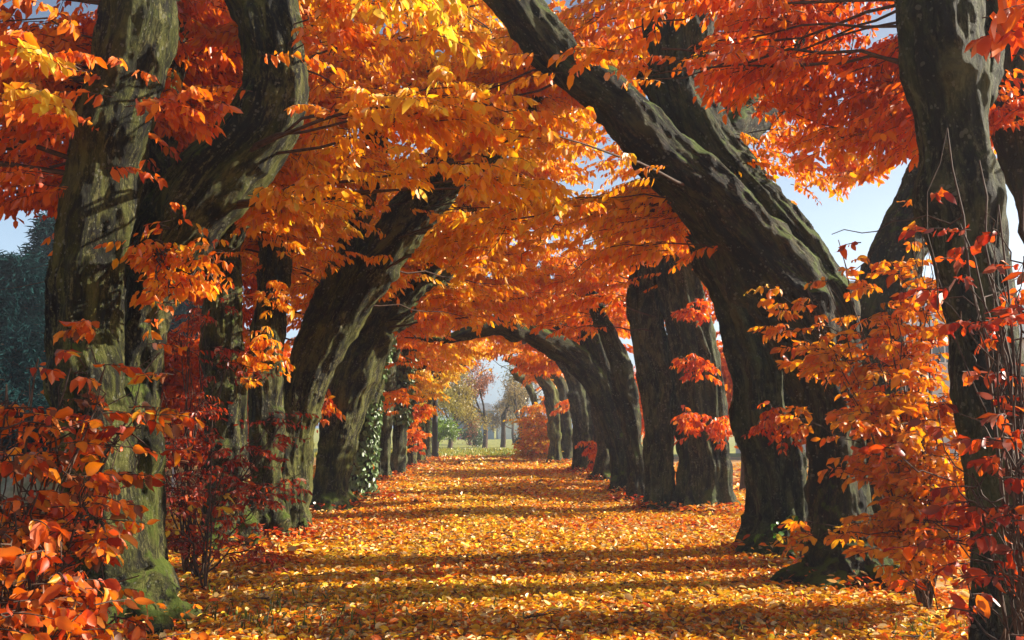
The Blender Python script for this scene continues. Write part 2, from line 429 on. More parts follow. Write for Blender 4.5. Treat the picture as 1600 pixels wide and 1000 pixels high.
LIT = []      # (point, radius): wood and boughs that stand in sunlight; foliage is thin on the sunward side of them
def in_sun_lane(p, rng):
    bad = np.zeros(len(p), bool)
    for q, r, pr in LIT:
        d = p - q; al = d @ sd; pe = np.linalg.norm(d - al[:, None] * sd, axis=1)
        bad |= (al > 0.45) & (pe < r) & (rng.random(len(p)) < pr)
    g = p - sd * (p[:, 2] / sd[2])[:, None]      # where its shadow falls on the path
    band = noise(np.stack([g[:, 0] * 0.25, g[:, 1] * 0.85, 0 * g[:, 0]], -1), 63)
    onp = (np.abs(g[:, 0]) < 3.2) & (g[:, 1] > 3.5) & (band < 0.28)
    return bad | (onp & (rng.random(len(p)) < 0.72))

# leaf colour by where in the avenue a bough grows: 0 crimson ... 1 yellow
HUES = [((60, 60), 150, 0.42), ((60, 130), 40, 0.9), ((30, 260), 90, 0.32), ((320, 120), 90, 0.36), ((560, 120), 120, 0.62), ((480, 70), 70, 0.68),
        ((700, 60), 60, 0.92), ((540, 260), 90, 0.76), ((640, 230), 90, 0.68), ((800, 250), 110, 0.73), ((900, 200), 90, 0.76), ((740, 390), 100, 0.82), ((480, 290), 80, 0.75),
        ((420, 400), 80, 0.66), ((880, 300), 90, 0.8), ((880, 440), 80, 0.5), ((1000, 60), 80, 0.6), ((1200, 90), 170, 0.36), ((1320, 180), 100, 0.31), ((1240, 240), 80, 0.78),
        ((1360, 260), 60, 0.86), ((650, 520), 60, 0.42), ((720, 560), 40, 0.95), ((700, 600), 30, 0.95), ((800, 540), 60, 0.55), ((860, 560), 50, 0.58), ((1560, 60), 60, 0.27), ((960, 480), 50, 0.5)]
HP = np.array([h[0] for h in HUES], float); HS = np.array([h[1] for h in HUES], float); HT = np.array([h[2] for h in HUES])

def hue(p):
    px, py, _ = proj(p)
    d2 = (px[:, None] - HP[None, :, 0]) ** 2 + (py[:, None] - HP[None, :, 1]) ** 2
    wg = np.exp(-d2 / (2 * HS[None] ** 2)); w0 = 0.12
    return (wg @ HT + w0 * 0.6) / (wg.sum(1) + w0)

def spray_leaves(rng, O, phi, L, m, leaf, t0, hang=0.8, rise=0.12, droop=0.35, tj=0.09, aspect=0.5):
    N = len(O); k = np.arange(m)
    t = (k[None] + 0.4 + rng.random((N, m)) * 0.6) / m * 0.92 + 0.08
    ca, sa = np.cos(phi)[:, None], np.sin(phi)[:, None]
    Lt = L[:, None] * t
    p = np.stack([O[:, 0:1] + ca * Lt, O[:, 1:2] + sa * Lt, O[:, 2:3] + rise * Lt - droop * Lt * t], -1)
    side = np.where((k[None] + (rng.random((N, 1)) < 0.5)) % 2, 1.0, -1.0)
    lat = np.stack([-sa * side, ca * side, np.zeros_like(side)], -1)
    al = np.stack([ca + 0 * t, sa + 0 * t, -droop * t], -1)
    hg = np.clip(hang + rng.normal(0, 0.25, (N, m, 1)), 0.0, 2)
    d = unit(0.55 * al + 0.55 * lat + hg * np.array([0, 0, -1.0]) + rng.normal(0, 0.28, (N, m, 3)))
    n0 = rng.normal(0, 0.75, (N, m, 3)) + np.array([0, 0, 0.6]) + 0.4 * lat
    n = unit(n0 - (n0 * d).sum(-1, keepdims=True) * d)
    ln = leaf * np.clip(rng.normal(1, 0.3, (N, m)), 0.35, 1.7)
    wd = ln * aspect * rng.uniform(0.82, 1.18, (N, m))
    tt = t0[:, None] + rng.normal(0, tj, (N, m))
    p = p + lat * 0.008
    kk = 5; ts = np.linspace(0, 1, kk)[None]; Ls = L[:, None] * ts
    path = np.stack([O[:, 0:1] + ca * Ls, O[:, 1:2] + sa * Ls, O[:, 2:3] + rise * Ls - droop * Ls * ts], -1)
    return [x.reshape(-1, x.shape[-1]) if x.ndim == 3 else x.ravel() for x in (p, d, n, ln, wd, tt)], path

def bough_paths(rng, S, E, arch, kk=9):
    u = np.linspace(0, 1, kk)[None, :, None]
    M = (S + E) / 2; M[:, 2] += arch; M[:, :2] += rng.normal(0, 0.10, (len(S), 2)) * np.linalg.norm(E - S, axis=1)[:, None]
    p = (1 - u) ** 2 * S[:, None] + 2 * u * (1 - u) * M[:, None] + u * u * E[:, None]
    p[:, 1:-1] += rng.normal(0, 0.02, (len(S), kk - 2, 3))
    return p

def foliage(rng, S, E, per, leaf, m=14, arch=0.12, spread=0.5, hang=0.8, prune=True, thue=None, tj=0.09, fine=False, u0=0.22, droop=0.35, aspect=0.5, gapnoise=0.0, size_by_depth=False):
    """boughs from S to E carrying leafy sprays; returns leaf arrays and twig paths"""
    bp = bough_paths(rng, S.copy(), E.copy(), arch)
    nb, kk, _ = bp.shape
    ll = np.linalg.norm(E - S, axis=1)
    bi = np.repeat(np.arange(nb), per); n = len(bi)
    u = u0 + (1 - u0) * rng.random(n) ** 0.85
    f = u * (kk - 1); i0 = np.minimum(f.astype(int), kk - 2); fr = (f - i0)[:, None]
    O = bp[bi, i0] * (1 - fr) + bp[bi, i0 + 1] * fr
    dr = bp[bi, i0 + 1] - bp[bi, i0]
    phi = np.arctan2(dr[:, 1], dr[:, 0]) + np.where(rng.random(n) < 0.5, 1, -1) * rng.uniform(0.35, 1.35, n)
    L = spread * rng.uniform(0.55, 1.25, n) * (1.15 - 0.45 * u)
    O = O + rng.normal(0, 0.035, (n, 3))
    ok = np.ones(n, bool)
    mid = O + np.stack([np.cos(phi) * L * 0.6, np.sin(phi) * L * 0.6, -0.1 * L], -1)
    if prune: ok &= ~(pruned(mid, rng) | pruned(O, rng, 0.2) | in_sun_lane(mid, rng))
    if gapnoise: ok &= noise(mid * (1.1, 1.1, 1.8), 41) > -gapnoise
    O, phi, L, mid, bi = O[ok], phi[ok], L[ok], mid[ok], bi[ok]
    t0 = hue(mid) if thue is None else np.full(len(O), thue, float)
    t0 = t0 + noise(mid * 2.3, 77) * 0.09 + rng.normal(0, 0.04, len(O))
    arr, path = spray_leaves(rng, O, phi, L, m, leaf, t0, hang, 0.12, droop, tj, aspect)
    if prune: bp = bp[np.bincount(bi, minlength=nb) >= 9]
    return arr, path, bp

def merge(arrs):
    return [np.concatenate([a[i] for a in arrs]) for i in range(len(arrs[0]))]

def shade_jitter(c, rng, v=0.12):
    return np.clip(c * (1 + rng.normal(0, v, (len(c), 1))), 0.004, 0.95)

# ------------------------------------------------------------------ trees
def make_stems(spec):
    """spec: list of stems, each a list of (px, py, half width px, depth)"""
    out = []
    for st in spec:
        rows = []
        for px, py, hw, Y in st:
            p = P(px, py, Y); rows.append((*p, 0.93 * hw * ((p - CAM) @ CF) / FPX))
        out.append(np.array(rows))
    return out

def ground_y(Y): return VY + EYE * FPX / Y * 1.0

TREES = []
def tree(label, spec, mat, seed, name='tree', group=None, voxel=0.018, flute=0.22, lobes=6, flare=0.85, roots=(), rough=1.0):
    stems = make_stems(spec)
    for s in stems:
        if s[0][2] < 0.25: s[0][2] = -0.12
    for (dx, dy, ln, r) in roots:     # surface roots
        b = stems[0][0]; rr = stems[0][0][3]
        v = unit(np.array([dx, dy])); z = 0.03
        stems.append(np.array([(b[0] + v[0] * rr * 0.3, b[1] + v[1] * rr * 0.3, 0.16, r * 1.3), (b[0] + v[0] * (rr + ln * 0.35), b[1] + v[1] * (rr + ln * 0.35), 0.05, r), (b[0] + v[0] * (rr + ln * 0.75), b[1] + v[1] * (rr + ln * 0.8), 0.015, r * 0.75), (b[0] + v[0] * (rr + ln), b[1] + v[1] * (rr + ln * 1.2), -0.05, r * 0.4)]))
    base = stems[0][0][:3].copy(); base[2] = 0
    root = tag(empty(name, base), label, 'tree', group)
    me, axes = trunk_mesh('trunk', stems, voxel, seed, flute, lobes, flare, rough)
    link('trunk', me, mat, root)
    pts = np.vstack([a[0] for a in axes]); rad = np.concatenate([a[5] for a in axes])
    t = dict(root=root, base=base, pts=pts, rad=rad, leaves=[], twigs=[], boughs=[], seed=seed)
    TREES.append(t); return t

def attach(t, E, lower=0.25, reach=0.8):
    """where on the tree's wood a bough that ends at E springs from"""
    pts = t['pts']; out = np.empty_like(E)
    for i, e in enumerate(E):
        d = np.linalg.norm((pts - e) * (1, 1, 1.4), axis=1) + 3.0 * np.maximum(0, pts[:, 2] - e[2] + lower - 0.3)
        out[i] = pts[np.argmin(d)]
    return out

def add_foliage(t, E, per=14, leaf=0.12, S=None, **kw):
    rng = np.random.default_rng(t['seed'] * 101 + len(t['leaves']))
    E = np.atleast_2d(E)
    if S is None: S = attach(t, E)
    arr, path, bp = foliage(rng, S, E, per, leaf, **kw)
    t['leaves'].append(arr); t['twigs'].append(path); t['boughs'].append(bp)

def finish_crown(t, mat=None, fine=False, name='crown', rb=(0.018, 0.006)):
    if not t['leaves']: return
    rng = np.random.default_rng(t['seed'] + 900)
    p, d, n, ln, wd, tt = merge(t['leaves'])
    col = shade_jitter(ramp_col(tt), rng)
    me = leaf_mesh(name, p, d, n, ln, wd, col, rng, fine)
    c = link(name, me, mat or M_LEAF, t['root'])
    tw = np.concatenate(t['twigs']); k = len(tw)
    if k: sublink('twigs', thin_tubes('twigs', tw, np.full(k, 0.0038), np.full(k, 0.0014)), M_TWIG, c)
    bg_ = np.concatenate(t['boughs']); k = len(bg_)
    ll = np.linalg.norm(bg_[:, 0] - bg_[:, -1], axis=1)
    sublink('boughs', thin_tubes('boughs', bg_, np.clip(ll * 0.007, 0.005, 0.018), np.full(k, 0.003), 6), M_TWIG, c)

# --- left row, nearest first
T1 = tree('twin-stemmed leaning tree at the left front, one stem bent into a big hook',
    [[(178, 962, 66, 5.7), (172, 880, 62, 5.7), (160, 790, 62, 5.7), (146, 690, 58, 5.7), (136, 590, 57, 5.68), (132, 490, 57, 5.66), (146, 370, 60, 5.62), (166, 250, 60, 5.58), (192, 150, 60, 5.55), (214, 60, 57, 5.5), (224, -20, 56, 5.5), (236, -130, 54, 5.45)],
     [(222, 962, 30, 5.85), (222, 860, 34, 5.9), (214, 740, 34, 5.95), (216, 620, 38, 6.0), (226, 520, 40, 6.0), (244, 430, 52, 6.0), (290, 345, 64, 6.0), (350, 270, 62, 6.0), (410, 200, 52, 5.98), (433, 130, 48, 5.95), (424, 60, 54, 5.9), (405, -10, 54, 5.9), (370, -90, 50, 5.85)],
     [(262, 330, 36, 6.1), (246, 240, 30, 6.25), (254, 150, 22, 6.4), (275, 60, 18, 6.5), (280, -60, 16, 6.6)]],
    M_BARK_L, 1, voxel=0.013, flute=0.2, lobes=6, roots=((-0.3, -1, 0.35, 0.07), (1, -0.8, 0.3, 0.06)))
T2 = tree('upright tree behind the hooked tree, bark bright green down its right side',
    [[(358, 845, 36, 9.4), (356, 760, 32, 9.4), (352, 650, 33, 9.4), (348, 540, 32, 9.4), (346, 440, 31, 9.4), (344, 370, 30, 9.4), (336, 280, 28, 9.3), (320, 180, 26, 9.2), (330, 60, 24, 9.1)],
     [(345, 400, 20, 9.4), (390, 320, 20, 9.2), (440, 250, 18, 9.0), (470, 160, 14, 8.8)]],
    M_BARK_L, 2, voxel=0.017)
T2B = tree('slim upright olive trunk beside the forked leaning tree on the left',
    [[(416, 838, 28, 9.95), (414, 740, 26, 9.95), (416, 620, 26, 9.95), (420, 520, 26, 9.95), (428, 430, 25, 9.95), (440, 350, 26, 9.9), (446, 290, 24, 9.8), (450, 200, 22, 9.7)]],
    M_BARK_L, 3, voxel=0.018)
T3 = tree('tree forked low into two stems that lean over the path from the left',
    [[(452, 835, 22, 10.2), (447, 740, 20, 10.2), (454, 640, 22, 10.2), (474, 560, 22, 10.2), (508, 480, 22, 10.15), (540, 400, 20, 10.1), (566, 330, 18, 10.0), (584, 250, 18, 9.9), (600, 130, 16, 9.8)],
     [(462, 835, 18, 10.25), (466, 740, 20, 10.3), (476, 640, 24, 10.3), (504, 560, 30, 10.3), (546, 480, 36, 10.25), (590, 410, 38, 10.2), (640, 340, 38, 10.1), (690, 280, 34, 10.0), (702, 200, 30, 9.9), (655, 110, 26, 9.8), (660, 20, 22, 9.7)],
     [(680, 290, 28, 10.0), (750, 245, 22, 9.7), (800, 200, 16, 9.3), (860, 130, 12, 9.0)]],
    M_BARK_L, 4, voxel=0.018, flute=0.14)
T4 = tree('dark thick leaning tree just left of the ivy-clad trunk',
    [[(520, 792, 30, 13.6), (520, 740, 28, 13.6), (532, 660, 34, 13.6), (554, 580, 40, 13.55), (588, 510, 40, 13.5), (628, 450, 36, 13.4), (668, 405, 28, 13.2), (712, 360, 20, 12.9), (745, 300, 13, 12.6), (790, 240, 6, 12.3)],
     [(600, 500, 26, 13.5), (640, 490, 18, 13.6), (690, 440, 10, 13.8), (730, 400, 4, 13.7)]],
    M_BARK_L, 5, voxel=0.022)
T5 = tree('trunk wrapped in pale green ivy on the left row',
    [[(564, 776, 20, 15.5), (566, 720, 18, 15.5), (572, 640, 19, 15.5), (588, 560, 18, 15.5), (604, 500, 16, 15.4), (630, 440, 14, 15.2), (690, 400, 12, 14.8)]],
    M_BARK_L, 6, voxel=0.024)
T6 = tree('slim grey trunk right after the ivy-clad trunk',
    [[(598, 752, 13, 20.0), (599, 700, 12, 20), (604, 640, 12, 20), (610, 560, 11, 20), (640, 500, 9, 19.6)]], M_BARK_P, 7, voxel=0.028)
T7 = tree('grey trunk with ivy only on its upper half, left row',
    [[(620, 744, 12, 22.1), (624, 690, 11, 22.1), (628, 630, 12, 22.1), (634, 570, 11, 22), (660, 520, 9, 21.6), (720, 505, 8, 21)]], M_BARK_P, 8, voxel=0.03)
T8 = tree('thin trunk with orange shoots near the left end of the tunnel',
    [[(641, 733, 8, 26), (644, 690, 8, 26), (646, 630, 8, 26), (660, 570, 7, 25.6), (700, 540, 6, 25)]], M_BARK_L, 9, voxel=0.034)
T9 = tree('small trunk before the dark pole at the tunnel end',
    [[(655, 724, 7, 30), (656, 680, 7, 30), (658, 630, 7, 30), (672, 580, 6, 29.6), (712, 556, 5, 29)]], M_BARK_L, 10, voxel=0.036)
T9B = tree('last trunk of the left row, half hidden by its neighbour',
    [[(667, 718, 6, 33.6), (668, 680, 6, 33.6), (669, 630, 6, 33.6), (690, 585, 5, 33), (730, 566, 4, 32.5)]], M_BARK_L, 11, voxel=0.04)
# --- right row
R1 = tree('nearest trunk at the right edge, grey-green and partly behind red leaves',
    [[(1588, 1075, 66, 4.13), (1578, 980, 55, 4.15), (1567, 820, 53, 4.2), (1547, 620, 54, 4.2), (1520, 420, 54, 4.2), (1492, 220, 55, 4.2), (1468, 80, 60, 4.2), (1462, -20, 62, 4.2), (1450, -140, 70, 4.15)],
     [(1530, 160, 20, 4.3), (1548, 60, 22, 4.4), (1545, -40, 22, 4.4), (1550, -150, 28, 4.4)],
     ],
    M_BARK_P, 12, voxel=0.011, flute=0.2, rough=0.75)
R1B = tree('dark crooked limb tree cut by the right frame edge',
    [[(1730, 1010, 60, 4.9), (1710, 800, 44, 4.95), (1680, 560, 40, 5.0), (1640, 380, 36, 5.0), (1598, 240, 30, 5.0), (1582, 140, 26, 5.0), (1592, 50, 26, 5.0), (1610, -60, 24, 5.0)]],
    M_BARK_R, 13, voxel=0.016)
R2 = tree('big mossy tree whose heavy limb arches from the right across the path',
    [[(1322, 905, 60, 7.1), (1314, 840, 50, 7.1), (1308, 760, 44, 7.1), (1302, 680, 46, 7.1), (1290, 590, 58, 7.1), (1256, 500, 70, 7.1), (1196, 410, 62, 7.05), (1116, 322, 56, 7.0), (1034, 240, 46, 6.9), (968, 168, 39, 6.8), (902, 112, 33, 6.7), (846, 52, 36, 6.6), (800, -10, 38, 6.5), (740, -80, 44, 6.4), (640, -150, 38, 6.3)],
     [(1290, 560, 60, 7.15), (1262, 460, 58, 7.2), (1214, 370, 54, 7.25), (1150, 290, 48, 7.3), (1094, 210, 48, 7.3), (1064, 140, 52, 7.3), (1062, 60, 56, 7.25), (1068, -20, 60, 7.2), (1080, -120, 54, 7.2)],
     [(1110, 240, 30, 7.6), (1160, 190, 34, 7.9), (1215, 140, 30, 8.2), (1270, 60, 26, 8.4), (1310, -60, 22, 8.6)]],
    M_BARK_R, 14, voxel=0.014, flute=0.17, roots=((-1, -0.1, 0.42, 0.06), (0.4, -1, 0.3, 0.06)))
R2C = tree('leaning dark trunk showing against the sky behind the orange sapling',
    [[(1398, 872, 50, 8.2), (1385, 780, 46, 8.2), (1368, 680, 46, 8.2), (1360, 580, 46, 8.2), (1372, 490, 44, 8.2), (1404, 390, 44, 8.2), (1456, 290, 42, 8.1), (1500, 190, 36, 8.0), (1520, 60, 30, 7.9)]],
    M_BARK_R, 15, voxel=0.018)
R3 = tree('tree with a swollen collar at half height, green-grey ribbed bark',
    [[(1222, 858, 50, 8.85), (1218, 800, 46, 8.85), (1210, 740, 46, 8.85), (1202, 690, 50, 8.85), (1196, 650, 56, 8.85), (1192, 605, 48, 8.85), (1180, 550, 46, 8.85), (1156, 470, 44, 8.8), (1122, 400, 40, 8.75), (1090, 340, 36, 8.7), (1060, 270, 32, 8.6), (1030, 190, 28, 8.5)],
     [(1228, 858, 30, 8.7), (1234, 780, 26, 8.7), (1228, 700, 24, 8.7), (1222, 620, 26, 8.75), (1200, 540, 26, 8.8), (1170, 460, 22, 8.85)]],
    M_BARK_P, 16, voxel=0.015, flute=0.5, lobes=8, rough=0.6, roots=((-1, -0.4, 0.25, 0.08),))
R4 = tree('broad trunk with red leaf tufts, green-streaked, on the right row',
    [[(1098, 794, 42, 13.1), (1098, 740, 38, 13.1), (1094, 660, 38, 13.1), (1086, 580, 38, 13.1), (1072, 500, 36, 13.1), (1060, 430, 32, 13.0), (1050, 380, 24, 12.9), (1020, 320, 18, 12.6)],
     [(1120, 790, 22, 12.95), (1122, 700, 18, 12.95), (1114, 600, 16, 13), (1096, 500, 16, 13.05), (1075, 420, 14, 13.1), (1080, 340, 12, 13)]],
    M_BARK_P, 17, voxel=0.02, flute=0.55, lobes=9, rough=0.5)
R5 = tree('trunk of braided sinewy ribs on the right row',
    [[(1032, 795, 24, 13.3), (1030, 740, 22, 13.3), (1028, 660, 24, 13.3), (1020, 570, 26, 13.3), (1010, 490, 27, 13.3), (1008, 430, 26, 13.2), (1004, 390, 20, 13.1), (985, 330, 14, 12.9)],
     [(1040, 792, 12, 13.15), (1044, 720, 9, 13.1), (1036, 650, 10, 13.1), (1040, 590, 9, 13.1), (1024, 520, 10, 13.1), (1030, 440, 9, 13.15)]],
    M_BARK_P, 18, voxel=0.018, flute=0.6, lobes=8, rough=0.45)
R7 = tree('plain brown leaning trunk left of the braided trunk',
    [[(1000, 782, 17, 14.7), (994, 730, 16, 14.7), (984, 650, 17, 14.7), (970, 580, 17, 14.7), (955, 530, 15, 14.7), (930, 480, 12, 14.6), (915, 430, 10, 14.4)]],
    M_BARK_R, 19, voxel=0.022)
R6 = tree('tree bowed into an arch over the middle of the tunnel',
    [[(978, 768, 20, 16.8), (972, 720, 19, 16.8), (958, 660, 20, 16.8), (936, 606, 22, 16.8), (906, 566, 22, 16.75), (868, 540, 20, 16.6), (826, 520, 17, 16.4), (780, 508, 16, 16.2), (730, 520, 11, 16), (690, 532, 6, 15.9), (650, 528, 2, 15.8)],
     [(984, 766, 12, 16.7), (982, 700, 11, 16.7), (968, 640, 11, 16.7), (948, 580, 12, 16.7), (930, 530, 11, 16.7), (912, 480, 10, 16.6), (905, 430, 9, 16.5)],
     [(930, 590, 16, 16.8), (920, 530, 14, 16.9), (940, 480, 12, 17)]],
    M_BARK_R, 20, voxel=0.024, flute=0.16)
R8 = tree('pale slim trunk between the arch tree and the far shrub',
    [[(908, 740, 13, 23.6), (908, 690, 12, 23.6), (904, 630, 13, 23.6), (894, 590, 12, 23.5), (866, 550, 9, 23), (820, 535, 7, 22.5)],
     [(930, 738, 16, 23.9), (928, 690, 14, 23.9), (920, 630, 14, 23.9), (910, 580, 13, 23.9), (890, 530, 9, 23.8)]], M_BARK_P, 21, voxel=0.03)
R8B = tree('stout dark trunk filling the gap right of the pale slim trunk',
    [[(948, 752, 17, 20.4), (946, 700, 15, 20.4), (938, 640, 15, 20.4), (924, 580, 14, 20.4), (900, 530, 11, 20.2), (860, 500, 8, 19.8)]], M_BARK_R, 25, voxel=0.028)
R9 = tree('straight dark trunk right of the orange shrub at the tunnel end',
    [[(866, 725, 11, 29.6), (867, 690, 10, 29.6), (864, 640, 11, 29.6), (856, 604, 10, 29.5), (830, 575, 7, 29), (790, 560, 5, 28.5)]], M_BARK_L, 22, voxel=0.034)
R9B = tree('dark trunk pressed behind the straight one, right row end',
    [[(886, 724, 12, 30.5), (886, 690, 11, 30.5), (882, 640, 9, 30.5), (876, 600, 8, 30.4), (850, 572, 6, 30)]], M_BARK_R, 23, voxel=0.034)
R10 = tree('last trunk of the right row, leaning over the orange shrub',
    [[(852, 716, 6, 35.2), (848, 680, 6, 35.2), (838, 640, 6, 35.2), (826, 605, 5, 35), (800, 580, 4, 34.5)]], M_BARK_L, 24, voxel=0.04)

# ------------------------------------------------------------------ the leafy roof of the avenue
LEFT = [T1, T2, T2B, T3, T4, T5, T6, T7, T8, T9, T9B]
RIGHT = [R1, R1B, R2, R2C, R3, R4, R5, R7, R6, R8, R8B, R9, R9B, R10]
for t_, pr in ((T1, 0.97), (T2, 0.97), (T2B, 0.8), (T3, 0.97), (T4, 0.9), (T5, 0.85), (T6, 0.6), (T7, 0.6)):
    pp = t_['pts']; rr = t_['rad']
    for k in range(0, len(pp), 5):
        if pp[k, 2] < 4.0: LIT.append((pp[k], rr[k] + 0.2, pr))
for px, py, Y in ((500, 280, 6.8), (440, 330, 6.9), (560, 300, 6.6), (420, 400, 7.4), (620, 290, 6.6), (520, 330, 7.2), (490, 210, 6.4), (560, 180, 6.3), (480, 120, 6.2), (640, 120, 6.4), (700, 390, 7.6), (760, 420, 7.8), (730, 350, 7.4), (790, 370, 7.5), (660, 330, 7.4), (830, 320, 7.2), (900, 290, 7.4), (940, 240, 7.2), (870, 230, 6.9), (800, 270, 6.9), (740, 270, 6.8), (700, 470, 9.0), (680, 200, 7), (800, 180, 7), (880, 150, 7.2), (760, 100, 6.5), (960, 60, 7)):
    LIT.append((P(px, py, Y), 0.42, 0.85))
roof = []
rg = np.random.default_rng(21)
def roof_targets(n, x0, x1, y0, y1, z0, z1):
    e = np.stack([rg.uniform(x0, x1, n), rg.uniform(y0, y1, n), z0 + (z1 - z0) * rg.random(n) ** 1.3], -1)
    lev = 0.33                               # boughs lie in tiers
    e[:, 2] = np.round(e[:, 2] / lev) * lev + rg.normal(0, 0.05, n)
    return e
def share(E, rows, **kw):
    px = np.array([t['base'][0] for t in rows]); py = np.array([t['base'][1] for t in rows])
    top = [t['pts'][np.argmax(t['pts'][:, 2])] for t in rows]
    own = np.array([int(np.argmin([np.min(np.linalg.norm(t['pts'] - e, axis=1)) for t in rows])) for e in E])
    for k, t in enumerate(rows):
        sel = E[own == k]
        if len(sel): add_foliage(t, sel, **kw)

ALL = LEFT + RIGHT
share(roof_targets(180, -2.6, 1.0, 4.6, 9.5, 2.75, 3.8), ALL, per=23, leaf=0.068, m=22, spread=0.52, gapnoise=0.4)
share(roof_targets(140, -2.6, 1.4, 9.0, 15.0, 2.75, 3.8), ALL, per=22, leaf=0.078, m=20, spread=0.55, gapnoise=0.45)
share(roof_targets(70, -6.5, -2.4, 4.8, 13.0, 2.9, 4.3), LEFT, per=22, leaf=0.075, m=20, spread=0.55, gapnoise=0.4)
share(roof_targets(80, 0.8, 3.4, 4.4, 8.0, 2.95, 3.7), RIGHT, per=28, leaf=0.052, m=20, spread=0.46, gapnoise=0.35)
share(roof_targets(70, 1.2, 5.0, 8.0, 15.0, 3.1, 4.2), RIGHT, per=20, leaf=0.075, m=20, spread=0.55, gapnoise=0.3)
share(roof_targets(140, -3.6, 3.6, 15.0, 24.0, 2.9, 4.2), ALL, per=20, m=15, leaf=0.10, spread=0.7, gapnoise=0.4)
share(roof_targets(110, -3.8, 3.8, 24.0, 36.0, 3.0, 4.4), ALL, per=20, m=14, leaf=0.125, spread=0.8, gapnoise=0.4)
share(roof_targets(140, -5.0, 3.0, 8.5, 16.0, 3.8, 5.6), ALL, per=20, leaf=0.085, m=18, spread=0.6, gapnoise=0.7)
share(roof_targets(60, -2.2, 1.2, 6.3, 10.0, 4.1, 5.6), ALL, per=20, leaf=0.075, m=18, spread=0.55, gapnoise=0.9)
share(roof_targets(60, -0.6, 3.2, 8.0, 12.5, 4.6, 6.4), ALL, per=20, leaf=0.085, m=18, spread=0.6, gapnoise=0.8)
share(roof_targets(60, -4.6, -1.4, 7.0, 10.5, 3.7, 5.6), LEFT, per=20, leaf=0.075, m=18, spread=0.55, gapnoise=0.7)
share(roof_targets(80, -4.0, 1.6, 5.6, 8.5, 3.6, 4.8), ALL, per=20, leaf=0.075, m=20, spread=0.55, gapnoise=0.7)
share(roof_targets(80, -5.0, 5.0, 16.0, 26.0, 3.9, 6.4), ALL, per=16, leaf=0.13, m=15, spread=0.8, gapnoise=0.6)
# drooping boughs that hang into view
def hang_at(t, lst, **kw):
    E = np.array([P(*q) for q in lst]); S = E + np.array([0, 0, 0.5]) + rg.normal(0, 0.45, (len(E), 3)) * (1, 1, 0.3)
    add_foliage(t, E, S=S, **kw)
hang_at(T1, [(500, 280, 6.8), (440, 330, 6.9), (560, 300, 6.6), (430, 380, 7.4), (620, 290, 6.6), (520, 330, 7.2), (490, 210, 6.4), (560, 180, 6.3), (590, 230, 6.6), (470, 160, 6.2)], per=18, leaf=0.07, m=18, spread=0.42)
hang_at(R2, [(640, 20, 3.7), (690, 50, 3.8), (720, 20, 3.7), (660, 60, 4.0)], per=6, leaf=0.07, m=10, spread=0.28, thue=0.9)
hang_at(T1, [(60, 110, 4.4), (80, 160, 4.5), (30, 150, 4.4)], per=5, leaf=0.065, m=10, spread=0.22, thue=0.9)
hang_at(T3, [(700, 390, 7.6), (760, 420, 7.8), (730, 350, 7.4), (790, 370, 7.5), (660, 330, 7.4), (830, 320, 7.2), (900, 290, 7.4), (940, 240, 7.2), (870, 230, 6.9), (800, 270, 6.9), (740, 270, 6.8), (700, 470, 9.0), (640, 410, 8.8), (700, 430, 8.4), (760, 460, 9.5), (800, 420, 8.2), (850, 360, 8)], per=19, leaf=0.07, m=18, spread=0.42)
hang_at(T4, [(650, 560, 14.5), (640, 600, 15.5), (690, 540, 15), (620, 640, 17), (600, 560, 14.5), (720, 530, 16), (660, 530, 14)], per=18, leaf=0.09, m=16, spread=0.5)
hang_at(T4, [(383, 430, 12), (380, 465, 12.2), (372, 500, 12.5), (290, 470, 12), (395, 490, 13), (300, 520, 12.5), (372, 450, 12.3), (388, 448, 12.6)], per=18, leaf=0.085, m=16, spread=0.5, thue=0.4, prune=False)
hang_at(R4, [(1106, 450, 15), (1100, 425, 15), (1108, 480, 15.2), (1112, 465, 14.8), (1120, 470, 14.6), (1126, 440, 14.4), (1128, 520, 14.8), (1122, 500, 15)], per=16, leaf=0.09, m=16, spread=0.4, thue=0.55, prune=False)
hang_at(R6, [(850, 470, 15), (880, 500, 15.5), (900, 460, 14.5), (830, 500, 16), (870, 430, 14), (930, 500, 15.5), (790, 480, 15.5), (950, 440, 14), (770, 470, 15.5)], per=18, leaf=0.09, m=16, spread=0.5)
hang_at(T8, [(700, 575, 27), (715, 560, 27), (690, 600, 28), (680, 620, 28.5), (735, 550, 27), (705, 590, 29), (670, 600, 25), (650, 650, 27), (646, 620, 24)], per=24, leaf=0.11, spread=0.7, thue=0.93)
hang_at(R9, [(830, 600, 30), (850, 580, 28), (880, 590, 27), (840, 620, 33), (900, 570, 24), (860, 640, 31), (820, 570, 28), (890, 640, 29), (875, 660, 31)], per=20, leaf=0.125, spread=0.7)
hang_at(R2, [(1170, 70, 5.4), (1240, 60, 5.3), (1330, 80, 5.2), (1200, 130, 5.5), (1290, 150, 5.3), (1370, 170, 5.2), (1210, 190, 5.7), (1310, 200, 5.5), (1390, 130, 5.0), (1250, 30, 5.0)], per=24, leaf=0.05, m=18, spread=0.38)
hang_at(R2C, [(1190, 240, 9.5), (1250, 260, 9.2), (1310, 260, 9), (1370, 250, 9), (1220, 280, 9.8), (1390, 220, 8.8), (1280, 220, 9), (1160, 260, 9.6), (1330, 280, 9.2)], per=20, leaf=0.075, m=18, spread=0.48)
hang_at(R1, [(1590, 60, 3.6), (1560, 90, 3.6), (1620, 20, 3.6)], per=8, leaf=0.10, spread=0.35)

